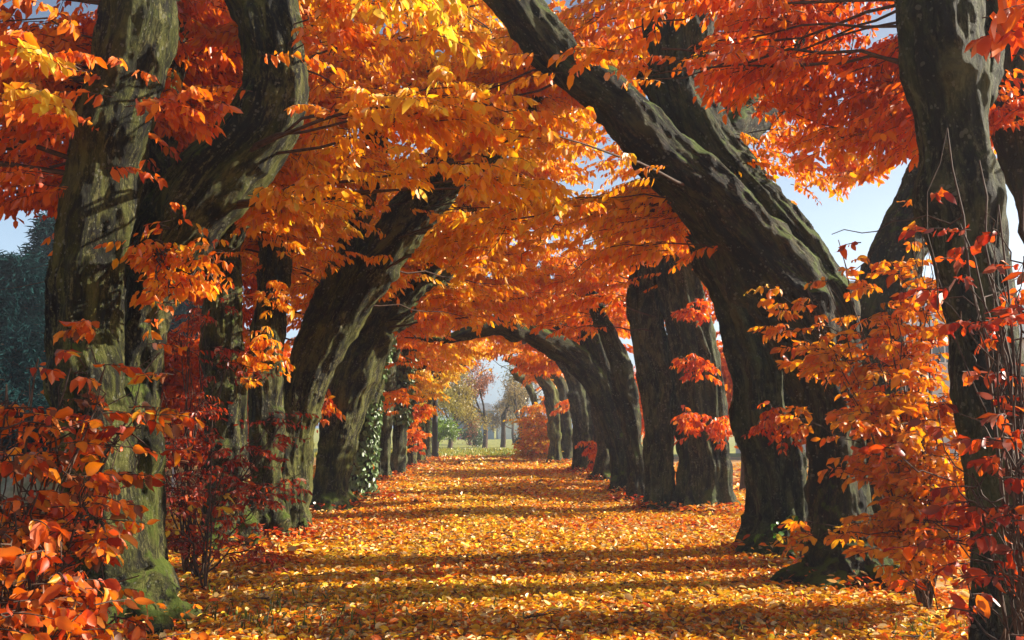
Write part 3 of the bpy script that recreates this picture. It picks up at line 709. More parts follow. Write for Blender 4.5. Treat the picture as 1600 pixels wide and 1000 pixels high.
# tufts of leaves sprouting from trunks
def tuft(t, lst, **kw):
    for k, q in enumerate(lst): tuft_one(t, [q], k, **kw)
def tuft_one(t, lst, k0, leaf=0.10, per=5, n=5, th=0.3, r=0.18):
    rng = np.random.default_rng(t['seed'] + 55 + k0 * 17); S = []; E = []
    for px, py, Y in lst:
        c = P(px, py, Y)
        for _ in range(n):
            S.append(c + rng.normal(0, r * 0.3, 3)); E.append(c + np.array([0, -0.12, 0]) + rng.normal(0, r, 3))
    arr, path, bp = foliage(rng, np.array(S), np.array(E), per, leaf, m=6, spread=0.18, prune=False, thue=th, tj=0.13)
    p, d, n_, ln, wd, tt = arr
    me = leaf_mesh('leafy_shoot', p, d, n_, ln, wd, shade_jitter(ramp_col(tt), rng), rng)
    o = link('leafy_shoot', me, M_LEAF, t['root'])
    k = len(bp); sublink('twigs', thin_tubes('twigs', bp, np.full(k, 0.008), np.full(k, 0.003)), M_TWIG, o)
tuft(R4, [(1085, 490, 12.6), (1090, 570, 12.6), (1075, 660, 12.5), (1125, 670, 12.5)], leaf=0.08, n=10, r=0.13, th=0.38)
tuft(R3, [(1195, 668, 8.35), (1225, 675, 8.35), (1210, 655, 8.35), (1245, 680, 8.4)], leaf=0.065, n=4, r=0.08, per=4)
tuft(R8, [(925, 700, 23), (940, 715, 22)], leaf=0.1, n=12, r=0.25, th=0.42)
tuft(T4, [(505, 640, 13.3), (500, 620, 13.3)], leaf=0.085, n=6, r=0.12, th=0.45)
tuft(T8, [(648, 690, 25), (652, 650, 25)], leaf=0.11, n=12, r=0.25, th=0.5)
tuft(T1, [(265, 440, 5.6), (300, 430, 5.6), (250, 420, 5.5), (330, 420, 5.7), (280, 470, 5.6), (260, 400, 5.5)], leaf=0.058, n=5, r=0.1, th=0.5, per=4)
tuft(T2B, [(400, 560, 9.5), (420, 540, 9.5), (410, 590, 9.5), (430, 470, 9.5)], leaf=0.08, n=5, r=0.13, th=0.62, per=4)
for t in ALL: finish_crown(t)

# ------------------------------------------------------------------ shrubs and saplings
def shrub(name, label, stems, mat, seed, leaf, per, th, spread=0.3, m=9, hang=0.45, tj=0.13, fine=True, aspect=0.5, twig=M_TWIG, extra=None, cat='shrub', droop=0.2, nsub=3):
    """stems: list of (foot px, depth) -> list of tip (px, py, Y)"""
    rng = np.random.default_rng(seed)
    base = np.mean([P(s[0], ground_y(s[1]), s[1]) for s in stems], axis=0); base[2] = 0
    root = tag(empty(name, base), label, cat)
    S = []; E = []; main = []
    for fx, Y, tips in stems:
        foot = P(fx, ground_y(Y), Y); foot[2] = -0.03
        for (px, py, Yt) in tips:
            tip = P(px, py, Yt); u = np.linspace(0, 1, 9)[:, None]
            mid = (foot + tip) / 2 + np.array([0, 0, 0.12 + 0.15 * abs(tip[2] - foot[2])]) + rng.normal(0, 0.05, 3)
            q = (1 - u) ** 2 * foot + 2 * u * (1 - u) * mid + u * u * tip
            q[1:-1] += rng.normal(0, 0.012, (7, 3)); main.append(q)
            for k in range(nsub):
                a = q[rng.integers(3, 8)]; e = a + (tip - a) * 0.5 + rng.normal(0, 0.22, 3) * (1, 1, 0.6); S.append(a); E.append(e)
            S.append(q[3]); E.append(q[8])
    S = np.array(S); E = np.array(E)
    arr, path, bp = foliage(rng, S, E, per, leaf, m=m, arch=0.02, spread=spread, hang=hang, prune=False, thue=th, tj=tj, u0=0.15, droop=droop, aspect=aspect)
    p, d, n, ln, wd, tt = arr
    ok = p[:, 2] > 0.02
    p, d, n, ln, wd, tt = [x[ok] for x in (p, d, n, ln, wd, tt)]
    col = shade_jitter(ramp_col(tt), rng, 0.15)
    if extra is not None:
        m_ = rng.random(len(col)) < extra[0]; col[m_] = np.array(extra[1]) * rng.uniform(0.75, 1.2, (m_.sum(), 1))
    fo = link('foliage', leaf_mesh('foliage', p, d, n, ln, wd, col, rng, fine), mat, root)
    k = len(path); sublink('twigs', thin_tubes('twigs', path, np.full(k, 0.0035), np.full(k, 0.0015)), twig, fo)
    mn = np.array(main); k = len(mn); k2 = len(bp)
    link('stems', thin_tubes('stems', mn, np.full(k, 0.009), np.full(k, 0.003), 6), twig, root)
    sublink('side_shoots', thin_tubes('side_shoots', bp, np.full(k2, 0.004), np.full(k2, 0.002), 4), twig, fo)
    return root

BROWN = (0.30, 0.10, 0.03)
shrub('beech_shrub', 'red and orange beech shrub filling the lower left corner',
    [(-10, 3.7, [(10, 600, 3.9), (60, 560, 3.8), (90, 640, 3.8), (20, 680, 3.6), (60, 700, 3.6), (160, 585, 3.9), (215, 650, 3.9), (-30, 640, 3.5), (250, 550, 4.3), (110, 575, 4.0)]),
     (20, 3.5, [(10, 790, 3.5), (60, 770, 3.5), (140, 745, 3.6), (0, 850, 3.2), (60, 870, 3.2), (80, 930, 3.2), (170, 850, 3.6), (30, 940, 3.0), (-20, 900, 3.0), (110, 970, 3.1), (215, 965, 3.6), (-20, 760, 3.3), (0, 960, 2.9)])],
    M_LEAF_GLOSS, 31, 0.055, 3, 0.40, spread=0.2, m=9, extra=(0.16, BROWN), tj=0.16)
shrub('beech_shrub', 'maroon fine-leaved shrub with a few yellow leaves behind the hooked tree',
    [(290, 7.6, [(280, 520, 7.4), (320, 490, 7.6), (250, 600, 7.3), (300, 590, 7.4), (360, 540, 7.8), (290, 650, 7.4), (370, 690, 7.6), (430, 650, 7.8), (490, 610, 8.0), (250, 700, 7.2), (310, 720, 7.3), (420, 700, 7.6), (300, 470, 7.9)]),
     (310, 7.4, [(270, 770, 7.2), (330, 780, 7.2), (400, 770, 7.4), (470, 740, 7.6), (290, 820, 7.1), (340, 840, 7.2), (250, 840, 7.0), (410, 860, 7.3), (280, 740, 7.2)])],
    M_LEAF_GLOSS, 32, 0.05, 4, 0.10, spread=0.24, m=10, aspect=0.36, tj=0.09, extra=(0.10, (0.42, 0.2, 0.12)))
shrub('beech_shoot', 'small spray of bright yellow leaves in front of the maroon shrub',
    [(320, 6.9, [(330, 710, 6.8), (300, 790, 6.8), (270, 800, 6.7), (340, 735, 6.9)])], M_LEAF_GLOSS, 33, 0.085, 1, 0.88, spread=0.14, m=4, nsub=0, tj=0.06, cat='shoot')
shrub('beech_sapling', 'tall orange beech sapling glowing in front of the dark leaning trunk',
    [(1440, 6.1, [(1440, 300, 6.2), (1405, 420, 6.1), (1450, 390, 6.3), (1380, 470, 6.0), (1290, 440, 6.2), (1300, 540, 6.0), (1400, 490, 5.9), (1450, 480, 6.0), (1260, 450, 6.3), (1370, 560, 5.9), (1420, 570, 5.8), (1470, 550, 6.0), (1310, 375, 6.6), (1430, 350, 6.3)]),
     (1450, 6.0, [(1320, 600, 5.8), (1400, 620, 5.8), (1440, 640, 5.8), (1475, 630, 5.9), (1410, 700, 5.7), (1445, 710, 5.7), (1475, 720, 5.7), (1495, 680, 5.9), (1420, 760, 5.7), (1450, 780, 5.6), (1485, 780, 5.6), (1400, 830, 5.6), (1435, 850, 5.5), (1475, 850, 5.5), (1390, 780, 5.8), (1500, 760, 5.8)])],
    M_LEAF_GLOSS, 34, 0.062, 7, 0.58, spread=0.2, m=9, tj=0.1)
shrub('beech_shrub', 'crimson-leaved shrub at the right edge in front of the nearest trunk',
    [(1640, 3.4, [(1480, 200, 3.9), (1530, 250, 3.7), (1560, 320, 3.6), (1500, 350, 3.7), (1600, 290, 3.5), (1540, 420, 3.5), (1590, 470, 3.4), (1600, 400, 3.4), (1560, 540, 3.4)]),
     (1620, 3.2, [(1560, 640, 3.3), (1590, 600, 3.2), (1570, 700, 3.2), (1520, 740, 3.4), (1600, 720, 3.1), (1550, 800, 3.2), (1590, 820, 3.1), (1560, 880, 3.1), (1600, 940, 3.0), (1570, 980, 3.0)])],
    M_LEAF_GLOSS, 35, 0.052, 2, 0.18, spread=0.16, m=8, extra=(0.14, (0.3, 0.08, 0.05)), nsub=2)
shrub('beech_shrub', 'bright orange shrub at the right end of the tunnel',
    [(852, 32, [(828, 650, 32), (842, 630, 32), (850, 660, 32), (830, 690, 31.5), (848, 690, 31), (862, 650, 33), (838, 670, 31.5), (822, 702, 32)])], M_LEAF, 36, 0.11, 18, 0.74, spread=0.7, m=9, fine=False, nsub=4)
shrub('shrub', 'fresh green plant sprouting between two right-hand trunk bases',
    [(1255, 8.2, [(1250, 825, 8.1), (1262, 815, 8.1), (1240, 840, 8.1), (1268, 835, 8.2), (1255, 835, 8.0)])], M_GRASS, 37, 0.06, 2, 0.9, spread=0.1, m=5, extra=(0.95, (0.12, 0.3, 0.03)), nsub=1, cat='plant')

# ------------------------------------------------------------------ ground
def gz(x, y):
    q = np.stack([x * 0.35, y * 0.35, 0 * x + 3], -1)
    return 0.035 * noise(q, 11) + 0.012 * noise(q * 4, 12)
m_, t_, N_, L_ = new_mat('leaf_strewn_soil')
tc = N_('ShaderNodeTexCoord'); v1 = N_('ShaderNodeTexVoronoi'); v1.inputs['Scale'].default_value = 11; L_(tc.outputs['Object'], v1.inputs[0])
sp = N_('ShaderNodeSeparateColor'); L_(v1.outputs['Color'], sp.inputs[0])
rl = ramp(t_, [(0.0, (0.10, 0.045, 0.015)), (0.3, (0.36, 0.12, 0.015)), (0.55, (0.62, 0.25, 0.02)), (0.8, (0.75, 0.42, 0.05)), (1.0, (0.6, 0.45, 0.2))]); L_(sp.outputs[0], rl.inputs[0])
n1 = N_('ShaderNodeTexNoise'); n1.inputs['Scale'].default_value = 0.8; n1.inputs['Detail'].default_value = 8; L_(tc.outputs['Object'], n1.inputs[0])
rn = ramp(t_, [(0.40, 0.0), (0.62, 0.7)]); L_(n1.outputs[0], rn.inputs[0])
cc = mix(t_, rn.outputs[0], rl.outputs[0], (0.07, 0.045, 0.02))
# grass beyond the avenue
sx = N_('ShaderNodeSeparateXYZ'); L_(tc.outputs['Object'], sx.inputs[0])
mr = N_('ShaderNodeMapRange'); mr.inputs['From Min'].default_value = 35.5; mr.inputs['From Max'].default_value = 37.5; L_(sx.outputs[1], mr.inputs[0])
n2 = N_('ShaderNodeTexNoise'); n2.inputs['Scale'].default_value = 3; n2.inputs['Detail'].default_value = 8; L_(tc.outputs['Object'], n2.inputs[0])
gr = ramp(t_, [(0.35, (0.10, 0.13, 0.02)), (0.6, (0.32, 0.30, 0.03)), (0.75, (0.55, 0.38, 0.04))]); L_(n2.outputs[0], gr.inputs[0])
cc = mix(t_, mr.outputs[0], cc, gr.outputs[0])
bs = N_('ShaderNodeBsdfPrincipled'); L_(cc, bs.inputs['Base Color']); bs.inputs['Roughness'].default_value = 0.9
bp_ = N_('ShaderNodeBump'); bp_.inputs['Distance'].default_value = 0.03; L_(sp.outputs[1], bp_.inputs['Height']); L_(bp_.outputs[0], bs.inputs['Normal'])
oo = N_('ShaderNodeOutputMaterial'); L_(bs.outputs[0], oo.inputs[0])
M_SOIL = m_
xs = np.concatenate([[-600, -200, -80, -40], np.linspace(-20, 20, 81), [40, 80, 200, 600]]); ys = np.concatenate([[-200, -40, -10], np.linspace(0, 60, 121), [80, 120, 250, 600, 1200]])
X, Yg = np.meshgrid(xs, ys, indexing='ij'); Zg = gz(X.ravel(), Yg.ravel()).reshape(X.shape) * ((np.abs(X) < 30) & (Yg < 70) & (Yg > -5))
V = np.stack([X, Yg, Zg], -1).reshape(-1, 3); ny = len(ys)
i, j = np.meshgrid(np.arange(len(xs) - 1), np.arange(ny - 1), indexing='ij'); a = (i * ny + j).ravel()
q = np.stack([a, a + ny, a + ny + 1, a + 1], -1)
tag(link('ground', mesh_from('ground', V, q.ravel(), np.arange(len(q)) * 4), M_SOIL), kind='structure')

# fallen leaves
rg = np.random.default_rng(5)
def litter(n, x0, x1, y0, y1, leaf, pw=1.0):
    y = y0 + (y1 - y0) * rg.random(n) ** pw
    x = rg.uniform(x0, x1, n)
    return np.stack([x, y], -1), np.full(n, leaf)
parts = [litter(105000, -3.6, 3.4, 3.2, 8.5, 0.048), litter(90000, -4.5, 4.6, 8.5, 15, 0.056), litter(45000, -4.6, 5.5, 15, 25, 0.078), litter(28000, -5, 6, 25, 37, 0.11),
         litter(7000, 3.4, 9.0, 6, 15, 0.09), litter(6000, -8.5, -3.6, 5, 15, 0.09), litter(5000, 4.6, 14, 15, 30, 0.16)]
xy = np.concatenate([p[0] for p in parts]); sz = np.concatenate([p[1] for p in parts])
pn = noise(np.column_stack([xy * 0.55, np.zeros(len(xy))]), 91) + 0.5 * noise(np.column_stack([xy * 1.9, np.zeros(len(xy))]), 92)
kp = (pn < 0.35) | (rg.random(len(xy)) < 0.4); xy, sz = xy[kp], sz[kp]
# drifts against the trunk feet
dr = []
for t in ALL:
    b = t['base']; k = 600
    aa = rg.uniform(0, 6.28, k); rr = np.abs(rg.normal(0, 0.22, k)) + 0.18
    dr.append(np.stack([b[0] + np.cos(aa) * rr, b[1] + np.sin(aa) * rr], -1))
for px, py, rad, k in ((1110, 800, 0.4, 500), (420, 872, 0.28, 420), (1140, 805, 0.3, 300), (980, 778, 0.3, 120), (760, 776, 0.12, 40), (830, 778, 0.12, 40), (700, 905, 0.12, 40)):
    Yd = EYE * FPX / (py - VY); c = P(px, ground_y(Yd), Yd)
    dr.append(c[:2] + rg.normal(0, rad * 0.6, (k, 2)))
drx = np.concatenate(dr); ndr = len(drx)
xy = np.concatenate([xy, drx]); sz = np.concatenate([sz, np.full(ndr, 0.065)])
N = len(xy)
z = gz(xy[:, 0], xy[:, 1]) + 0.012 + rg.random(N) ** 2 * 0.045
z[-ndr:] += rg.random(ndr) ** 1.5 * 0.13
pos = np.column_stack([xy, z])
yaw = rg.uniform(0, 6.283, N)
d = unit(np.stack([np.cos(yaw), np.sin(yaw), rg.normal(0.05, 0.32, N)], -1))
n0 = rg.normal(0, 0.5, (N, 3)) + np.array([0, 0, 1.0]); n = unit(n0 - (n0 * d).sum(-1, keepdims=True) * d)
ln = sz * np.clip(rg.normal(1, 0.25, N), 0.4, 1.7); wd = ln * rg.uniform(0.38, 0.62, N)
tt = np.clip(0.70 + 0.19 * rg.normal(0, 1, N) + 0.2 * noise(np.column_stack([xy * 0.9, 0 * z]), 19), 0.05, 1)
tt[-ndr:] -= 0.32
col = ramp_col(tt)
k = rg.random(N) < 0.06 + 0.2 * np.maximum(0, noise(np.column_stack([xy * 0.7, 0 * z]), 23)); col[k] = np.array((0.20, 0.075, 0.02)) * rg.uniform(0.6, 1.4, (k.sum(), 1))
k = rg.random(N) < 0.2; col[k] = np.array((0.88, 0.62, 0.25)) * rg.uniform(0.7, 1.1, (k.sum(), 1))
col = shade_jitter(col, rg, 0.15)
tag(link('fallen_leaves', leaf_mesh('fallen_leaves', pos, d, n, ln, wd, col, rg, False, 0.22, 0.28), M_LITTER), 'carpet of yellow and orange fallen leaves covering the path', 'leaves', kind='stuff')

n = 420
ty = 3.6 + 24 * rg.random(n) ** 1.3; tx = rg.uniform(-3.2, 3.2, n); ta = rg.uniform(0, 6.28, n); tl = rg.uniform(0.08, 0.38, n); uu = np.linspace(-0.5, 0.5, 6)
tp = np.stack([tx[:, None] + np.cos(ta)[:, None] * tl[:, None] * uu, ty[:, None] + np.sin(ta)[:, None] * tl[:, None] * uu, np.zeros((n, 6))], -1) + rg.normal(0, 0.008, (n, 6, 3))
tp[..., 2] = gz(tp[..., 0].ravel(), tp[..., 1].ravel()).reshape(n, 6) + 0.05 + rg.normal(0, 0.006, (n, 6))
tag(link('fallen_twigs', thin_tubes('fallen_twigs', tp, np.full(n, 0.005), np.full(n, 0.002), 4), M_TWIG), 'dry brown twigs scattered over the fallen leaves', 'twigs', kind='stuff')

# grass: tufts poking through the leaves, and the lawn beyond the tunnel
def blades(n, x, y, h):
    pos = np.column_stack([x, y, gz(x, y)]); d = unit(np.column_stack([rg.normal(0, 0.35, (n, 2)), np.ones(n)])); n0 = rg.normal(0, 1, (n, 3)); nn = unit(n0 - (n0 * d).sum(-1, keepdims=True) * d)
    return pos, d, nn, h * rg.uniform(0.5, 1.3, n)
n = 14000
x = rg.uniform(-7, 7, n); y = 36.5 + 12 * rg.random(n) ** 1.2
pos, d, nn, h = blades(n, x, y, np.full(n, 0.16))
cg = np.array((0.30, 0.34, 0.03)) * rg.uniform(0.5, 1.4, (n, 1)) * np.array((1, 1, 1)); k = rg.random(n) < 0.3; cg[k] = (0.6, 0.45, 0.05)
tag(link('lawn_grass', leaf_mesh('lawn_grass', pos, d, nn, h, h * 0.12, cg, rg), M_GRASS), 'sunlit yellow-green grass beyond the end of the tunnel', 'grass', kind='stuff')
xs_, ys_ = [], []
for px, py, rad, k in ((480, 965, 0.35, 500), (330, 960, 0.3, 300), (560, 940, 0.3, 200), (450, 945, 0.5, 300), (1250, 985, 0.3, 150), (900, 985, 0.4, 150), (250, 905, 0.3, 200), (450, 815, 0.35, 250), (1440, 985, 0.3, 200)):
    Yd = EYE * FPX / (py - VY); c = P(px, ground_y(Yd), Yd); xs_.append(c[0] + rg.normal(0, rad, k)); ys_.append(c[1] + rg.normal(0, rad * 0.7, k))
x = np.concatenate(xs_)[::3]; y = np.concatenate(ys_)[::3]; n = len(x)
pos, d, nn, h = blades(n, x, y, np.full(n, 0.085))
cg = np.array((0.11, 0.16, 0.02)) * rg.uniform(0.6, 1.5, (n, 1))
tag(link('grass_tufts', leaf_mesh('grass_tufts', pos, d, nn, h, h * 0.1, cg, rg), M_GRASS), 'thin green grass poking through the fallen leaves', 'grass', kind='stuff')

# ------------------------------------------------------------------ ivy
def ivy(label, t, n, z0, z1, seed, leaf=0.09):
    rng = np.random.default_rng(seed)
    pts, rad = t['pts'], t['rad']; sel = np.where((pts[:, 2] > z0) & (pts[:, 2] < z1))[0]
    i = rng.choice(sel, n); a = rng.uniform(0, 6.283, n)
    dirn = np.stack([np.cos(a), np.sin(a), 0 * a], -1)
    keep = noise(np.column_stack([dirn[:, :2] * 1.3, pts[i, 2] * 2.2]), seed) > -0.35
    i, dirn = i[keep], dirn[keep]; n = len(i)
    pos = pts[i] + dirn * (rad[i][:, None] * 1.05 + 0.01 + rng.random((n, 1)) * 0.05) + np.array([0, 0, 1]) * rng.normal(0, 0.03, (n, 1))
    d = unit(np.array([0, 0, -1.0]) + dirn * 0.5 + rng.normal(0, 0.45, (n, 3))); n0 = dirn + rng.normal(0, 0.3, (n, 3)); nn = unit(n0 - (n0 * d).sum(-1, keepdims=True) * d)
    ln = leaf * rng.uniform(0.6, 1.3, n)
    c = np.array((0.10, 0.17, 0.05)) * rng.uniform(0.5, 1.7, (n, 1)); k = rng.random(n) < 0.35; c[k] = np.array((0.15, 0.24, 0.08)) * rng.uniform(0.7, 1.2, (k.sum(), 1))
    b = t['base']
    root = tag(empty('ivy', (b[0], b[1], 0)), label, 'ivy')
    link('leaves', leaf_mesh('leaves', pos, d, nn, ln, ln * 0.85, c, rng), M_IVY, root)
    st = []
    for q in range(5):
        a0 = rng.uniform(0, 6.28); zz = np.linspace(max(z0, 0.0), z1, 14)
        ax = np.array([pts[np.argmin(np.abs(pts[:, 2] - v))] for v in zz]); rr = np.array([rad[np.argmin(np.abs(pts[:, 2] - v))] for v in zz])
        aa = a0 + np.cumsum(rng.normal(0, 0.25, 14)); st.append(np.column_stack([ax[:, 0] + np.cos(aa) * rr * 1.04, ax[:, 1] + np.sin(aa) * rr * 1.04, zz]))
    link('vines', thin_tubes('vines', np.array(st), np.full(5, 0.02), np.full(5, 0.01), 5), M_TWIG, root)
ivy('pale glossy ivy covering the trunk to the right of the dark leaning tree', T5, 2600, 0.05, 3.2, 71, 0.085)
ivy('ivy around the upper half of a slim grey trunk in the left row', T7, 900, 1.3, 3.0, 72, 0.11)

# ------------------------------------------------------------------ beyond the avenue
def box_mesh(bm, x0, x1, y0, y1, z0, z1):
    vs_ = [bm.verts.new(p) for p in ((x0, y0, z0), (x1, y0, z0), (x1, y1, z0), (x0, y1, z0), (x0, y0, z1), (x1, y0, z1), (x1, y1, z1), (x0, y1, z1))]
    for f in ((0, 3, 2, 1), (4, 5, 6, 7), (0, 1, 5, 4), (1, 2, 6, 5), (2, 3, 7, 6), (3, 0, 4, 7)): bm.faces.new([vs_[k] for k in f])
def bmobj(name, fn, mat, parent=None, bevel=0.0):
    bm = bmesh.new(); fn(bm)
    if bevel: bmesh.ops.bevel(bm, geom=bm.edges[:], offset=bevel, segments=1, affect='EDGES')
    me = bpy.data.meshes.new(name); bm.to_mesh(me); bm.free()
    return link(name, me, mat, parent)

M_WALL_P = simple_mat('pale_render', (0.50, 0.52, 0.52), (0.62, 0.63, 0.62), 3, 0.9)
M_WALL_B = simple_mat('shaded_wall_blue', (0.11, 0.18, 0.30), (0.15, 0.23, 0.36), 3, 0.9)  # blue tone of a shadowed wall put into the wall colour
M_WALL_O = simple_mat('ochre_render', (0.36, 0.22, 0.11), (0.45, 0.28, 0.15), 3, 0.9)
M_ROOF = simple_mat('grey_slate_roof', (0.10, 0.11, 0.13), (0.17, 0.18, 0.2), 12, 0.7)
M_GLASS = simple_mat('dark_window_glass', (0.03, 0.04, 0.06), (0.05, 0.07, 0.09), 1, 0.1, spec=0.6)
M_FRAME = simple_mat('white_window_frame', (0.7, 0.7, 0.7), (0.8, 0.8, 0.8), 5, 0.5)
M_POLE = simple_mat('dark_painted_steel', (0.02, 0.022, 0.02), (0.04, 0.04, 0.038), 9, 0.5)
M_SIGN = simple_mat('blue_enamel', (0.06, 0.10, 0.20), (0.08, 0.13, 0.25), 5, 0.4)
M_STONE = simple_mat('mossy_stone', (0.12, 0.17, 0.09), (0.38, 0.42, 0.33), 5, 0.9, 0.03)

def house(label, x0, x1, y0, y1, h, wall, cols, rows, rh=2.2, side=None):
    root = tag(empty('house', ((x0 + x1) / 2, y0, 0)), label, 'house')
    bmobj('wall', lambda b: box_mesh(b, x0, x1, y0, y1, -0.2, h), wall, root)
    def roof_(b):
        e = 0.35; xm = (x0 + x1) / 2
        v = [b.verts.new(p) for p in ((x0 - e, y0 - e, h), (x1 + e, y0 - e, h), (x1 + e, y1 + e, h), (x0 - e, y1 + e, h), (x0 + 0.5, (y0 + y1) / 2, h + rh), (x1 - 0.5, (y0 + y1) / 2, h + rh))]
        for f in ((0, 1, 5, 4), (2, 3, 4, 5), (1, 2, 5), (3, 0, 4), (3, 2, 1, 0)): b.faces.new([v[k] for k in f])
    rf = bmobj('roof', roof_, M_ROOF, root)
    def ch(b): box_mesh(b, x0 + (x1 - x0) * 0.3, x0 + (x1 - x0) * 0.3 + 0.6, (y0 + y1) / 2 - 0.3, (y0 + y1) / 2 + 0.3, h + rh * 0.5, h + rh + 0.7)
    bm = bmesh.new(); ch(bm); me = bpy.data.meshes.new('chimney'); bm.to_mesh(me); bm.free(); sublink('chimney', me, wall, rf)
    for c in range(cols):
        for r in range(rows):
            xa = x0 + (x1 - x0) * (c + 0.5) / cols; za = 1.0 + r * 2.7; ww, hh = 0.5, 1.3
            def fr(b):
                y = y0 - 0.05
                box_mesh(b, xa - ww - 0.08, xa - ww, y, y0 + 0.03, za - 0.08, za + hh + 0.08); box_mesh(b, xa + ww, xa + ww + 0.08, y, y0 + 0.03, za - 0.08, za + hh + 0.08)
                box_mesh(b, xa - ww, xa + ww, y, y0 + 0.03, za - 0.08, za); box_mesh(b, xa - ww, xa + ww, y, y0 + 0.03, za + hh, za + hh + 0.08); box_mesh(b, xa - 0.03, xa + 0.03, y + 0.005, y0 + 0.03, za, za + hh)
            wo_ = bmobj('window', fr, M_FRAME, root)
            bm = bmesh.new(); box_mesh(bm, xa - ww, xa + ww, y0 - 0.015, y0 + 0.02, za, za + hh); me = bpy.data.meshes.new('pane'); bm.to_mesh(me); bm.free(); sublink('pane', me, M_GLASS, wo_)
    return root
house('slate-blue house seen small through the end of the tunnel', -2.4, 1.5, 92, 100, 2.9, M_WALL_B, 0, 0, 0.9)
house('pale rendered house beside the slate-blue one at the tunnel end', 1.9, 4.6, 94, 102, 3.3, M_WALL_P, 0, 0, 1.0)
house('pale blue-grey house behind the right row of trees', 12.0, 24.0, 34, 42, 4.6, M_WALL_P, 5, 2)
house('ochre house glimpsed between the left trunks', -19.0, -11.5, 32, 40, 4.4, M_WALL_O, 4, 2)

# lone pole at the left end of the tunnel
r0 = P(679, ground_y(34.5), 34.5); root = tag(empty('pole', (r0[0], r0[1], 0)), 'thin dark pole standing at the left mouth of the tunnel', 'pole')
def cyl(name, x, y, z0, z1, ra, rb, mat, parent, sides=14):
    p = np.array([[[x, y, z0 + (z1 - z0) * k / 4] for k in range(5)]]); me = thin_tubes(name, p, np.array([ra]), np.array([rb]), sides)
    return link(name, me, mat, parent)
cyl('shaft', r0[0], r0[1], 0, 4.2, 0.12, 0.09, M_POLE, root); cyl('foot', r0[0], r0[1], 0, 0.25, 0.17, 0.15, M_POLE, root); cyl('cap', r0[0], r0[1], 4.2, 4.26, 0.12, 0.05, M_POLE, root)
r0 = P(271, ground_y(17), 17); root = tag(empty('street_sign', (r0[0], r0[1], 0)), 'small blue street sign on a grey post between the left trunks', 'sign')
ztop = P(271, 592, 17)[2]
cyl('post', r0[0], r0[1], 0, ztop + 0.15, 0.035, 0.035, M_FRAME, root)
bmobj('panel', lambda b: box_mesh(b, r0[0] - 0.09, r0[0] + 0.09, r0[1] - 0.06, r0[1] - 0.038, ztop - 0.2, ztop + 0.2), M_SIGN, root, 0.006)

# mossy boulder at the far left
c0 = P(25, 740, 12); bm = bmesh.new(); bmesh.ops.create_icosphere(bm, subdivisions=4, radius=1)
vv = np.array([v.co for v in bm.verts]); dd = 1 + 0.25 * noise(vv * 1.3, 4) + 0.06 * noise(vv * 5, 5)
for v, k in zip(bm.verts, dd): v.co = Vector((v.co.x * k * 0.5 + c0[0], v.co.y * k * 0.4 + 12, max(-0.05, v.co.z * k * 0.5 + 0.3)))
me = bpy.data.meshes.new('boulder'); bm.to_mesh(me); bm.free(); me.polygons.foreach_set('use_smooth', np.ones(len(me.polygons), bool))
tag(link('boulder', me, M_STONE), 'pale mossy boulder at the left edge behind the shrub', 'boulder')

# trees outside the avenue
M_NEEDLE = leaf_material('conifer_needle', 0.25, 0.0, 0.6, 0.0)
def conifer(label, x, y, h, r, seed):
    rng = np.random.default_rng(seed); root = tag(empty('conifer', (x, y, 0)), label, 'tree', 'dark conifers left of the avenue')
    cyl('trunk', x, y, -0.1, h * 0.95, h * 0.022, 0.02, M_TWIG, root, 8)
    nb = 340; zz = h * (0.06 + 0.92 * rng.random(nb)); ln = r * (1 - zz / h) ** 0.8 * rng.uniform(0.7, 1.15, nb) + 0.15; a = rng.uniform(0, 6.283, nb)
    S = np.stack([0 * a + x, 0 * a + y, zz], -1); m = 120
    t = rng.random((nb, m)) ** 0.7; p = S[:, None] + np.stack([np.cos(a)[:, None] * ln[:, None] * t, np.sin(a)[:, None] * ln[:, None] * t, -0.28 * ln[:, None] * t + 0.12 * ln[:, None] * t * t], -1) + rng.normal(0, 0.12, (nb, m, 3))
    p = p.reshape(-1, 3); k = len(p); od = np.repeat(np.stack([np.cos(a), np.sin(a), 0 * a - 0.3], -1), m, 0)
    d = unit(od + rng.normal(0, 0.6, (k, 3))); n0 = rng.normal(0, 1, (k, 3)); nn = unit(n0 - (n0 * d).sum(-1, keepdims=True) * d)
    l = rng.uniform(0.10, 0.26, k); c = np.array((0.013, 0.045, 0.045)) * rng.uniform(0.7, 1.3, (k, 1))
    cr = link('crown', leaf_mesh('crown', p, d, nn, l, l * 0.16, c, rng), M_NEEDLE, root)
    bp = np.stack([S, (S + S + np.stack([np.cos(a) * ln, np.sin(a) * ln, -0.25 * ln], -1)) / 2, S + np.stack([np.cos(a) * ln, np.sin(a) * ln, -0.16 * ln], -1)], 1)
    sublink('branches', thin_tubes('branches', bp, np.full(nb, 0.025), np.full(nb, 0.006)), M_TWIG, cr)
for lb, px, Y, h, r, sd in (('tallest dark blue-green conifer at the left edge', 62, 24, 6.9, 2.0, 1), ('bushy conifer cut by the left frame edge', 5, 22, 5.4, 2.2, 2), ('conifer half hidden behind the hooked tree', 130, 27, 6.0, 2.0, 3),
                           ('small conifer peeping between the hooked tree and the green trunk', 285, 30, 5.5, 1.6, 4)):
    c = P(px, ground_y(Y), Y); conifer(lb, c[0], Y, h, r, sd)

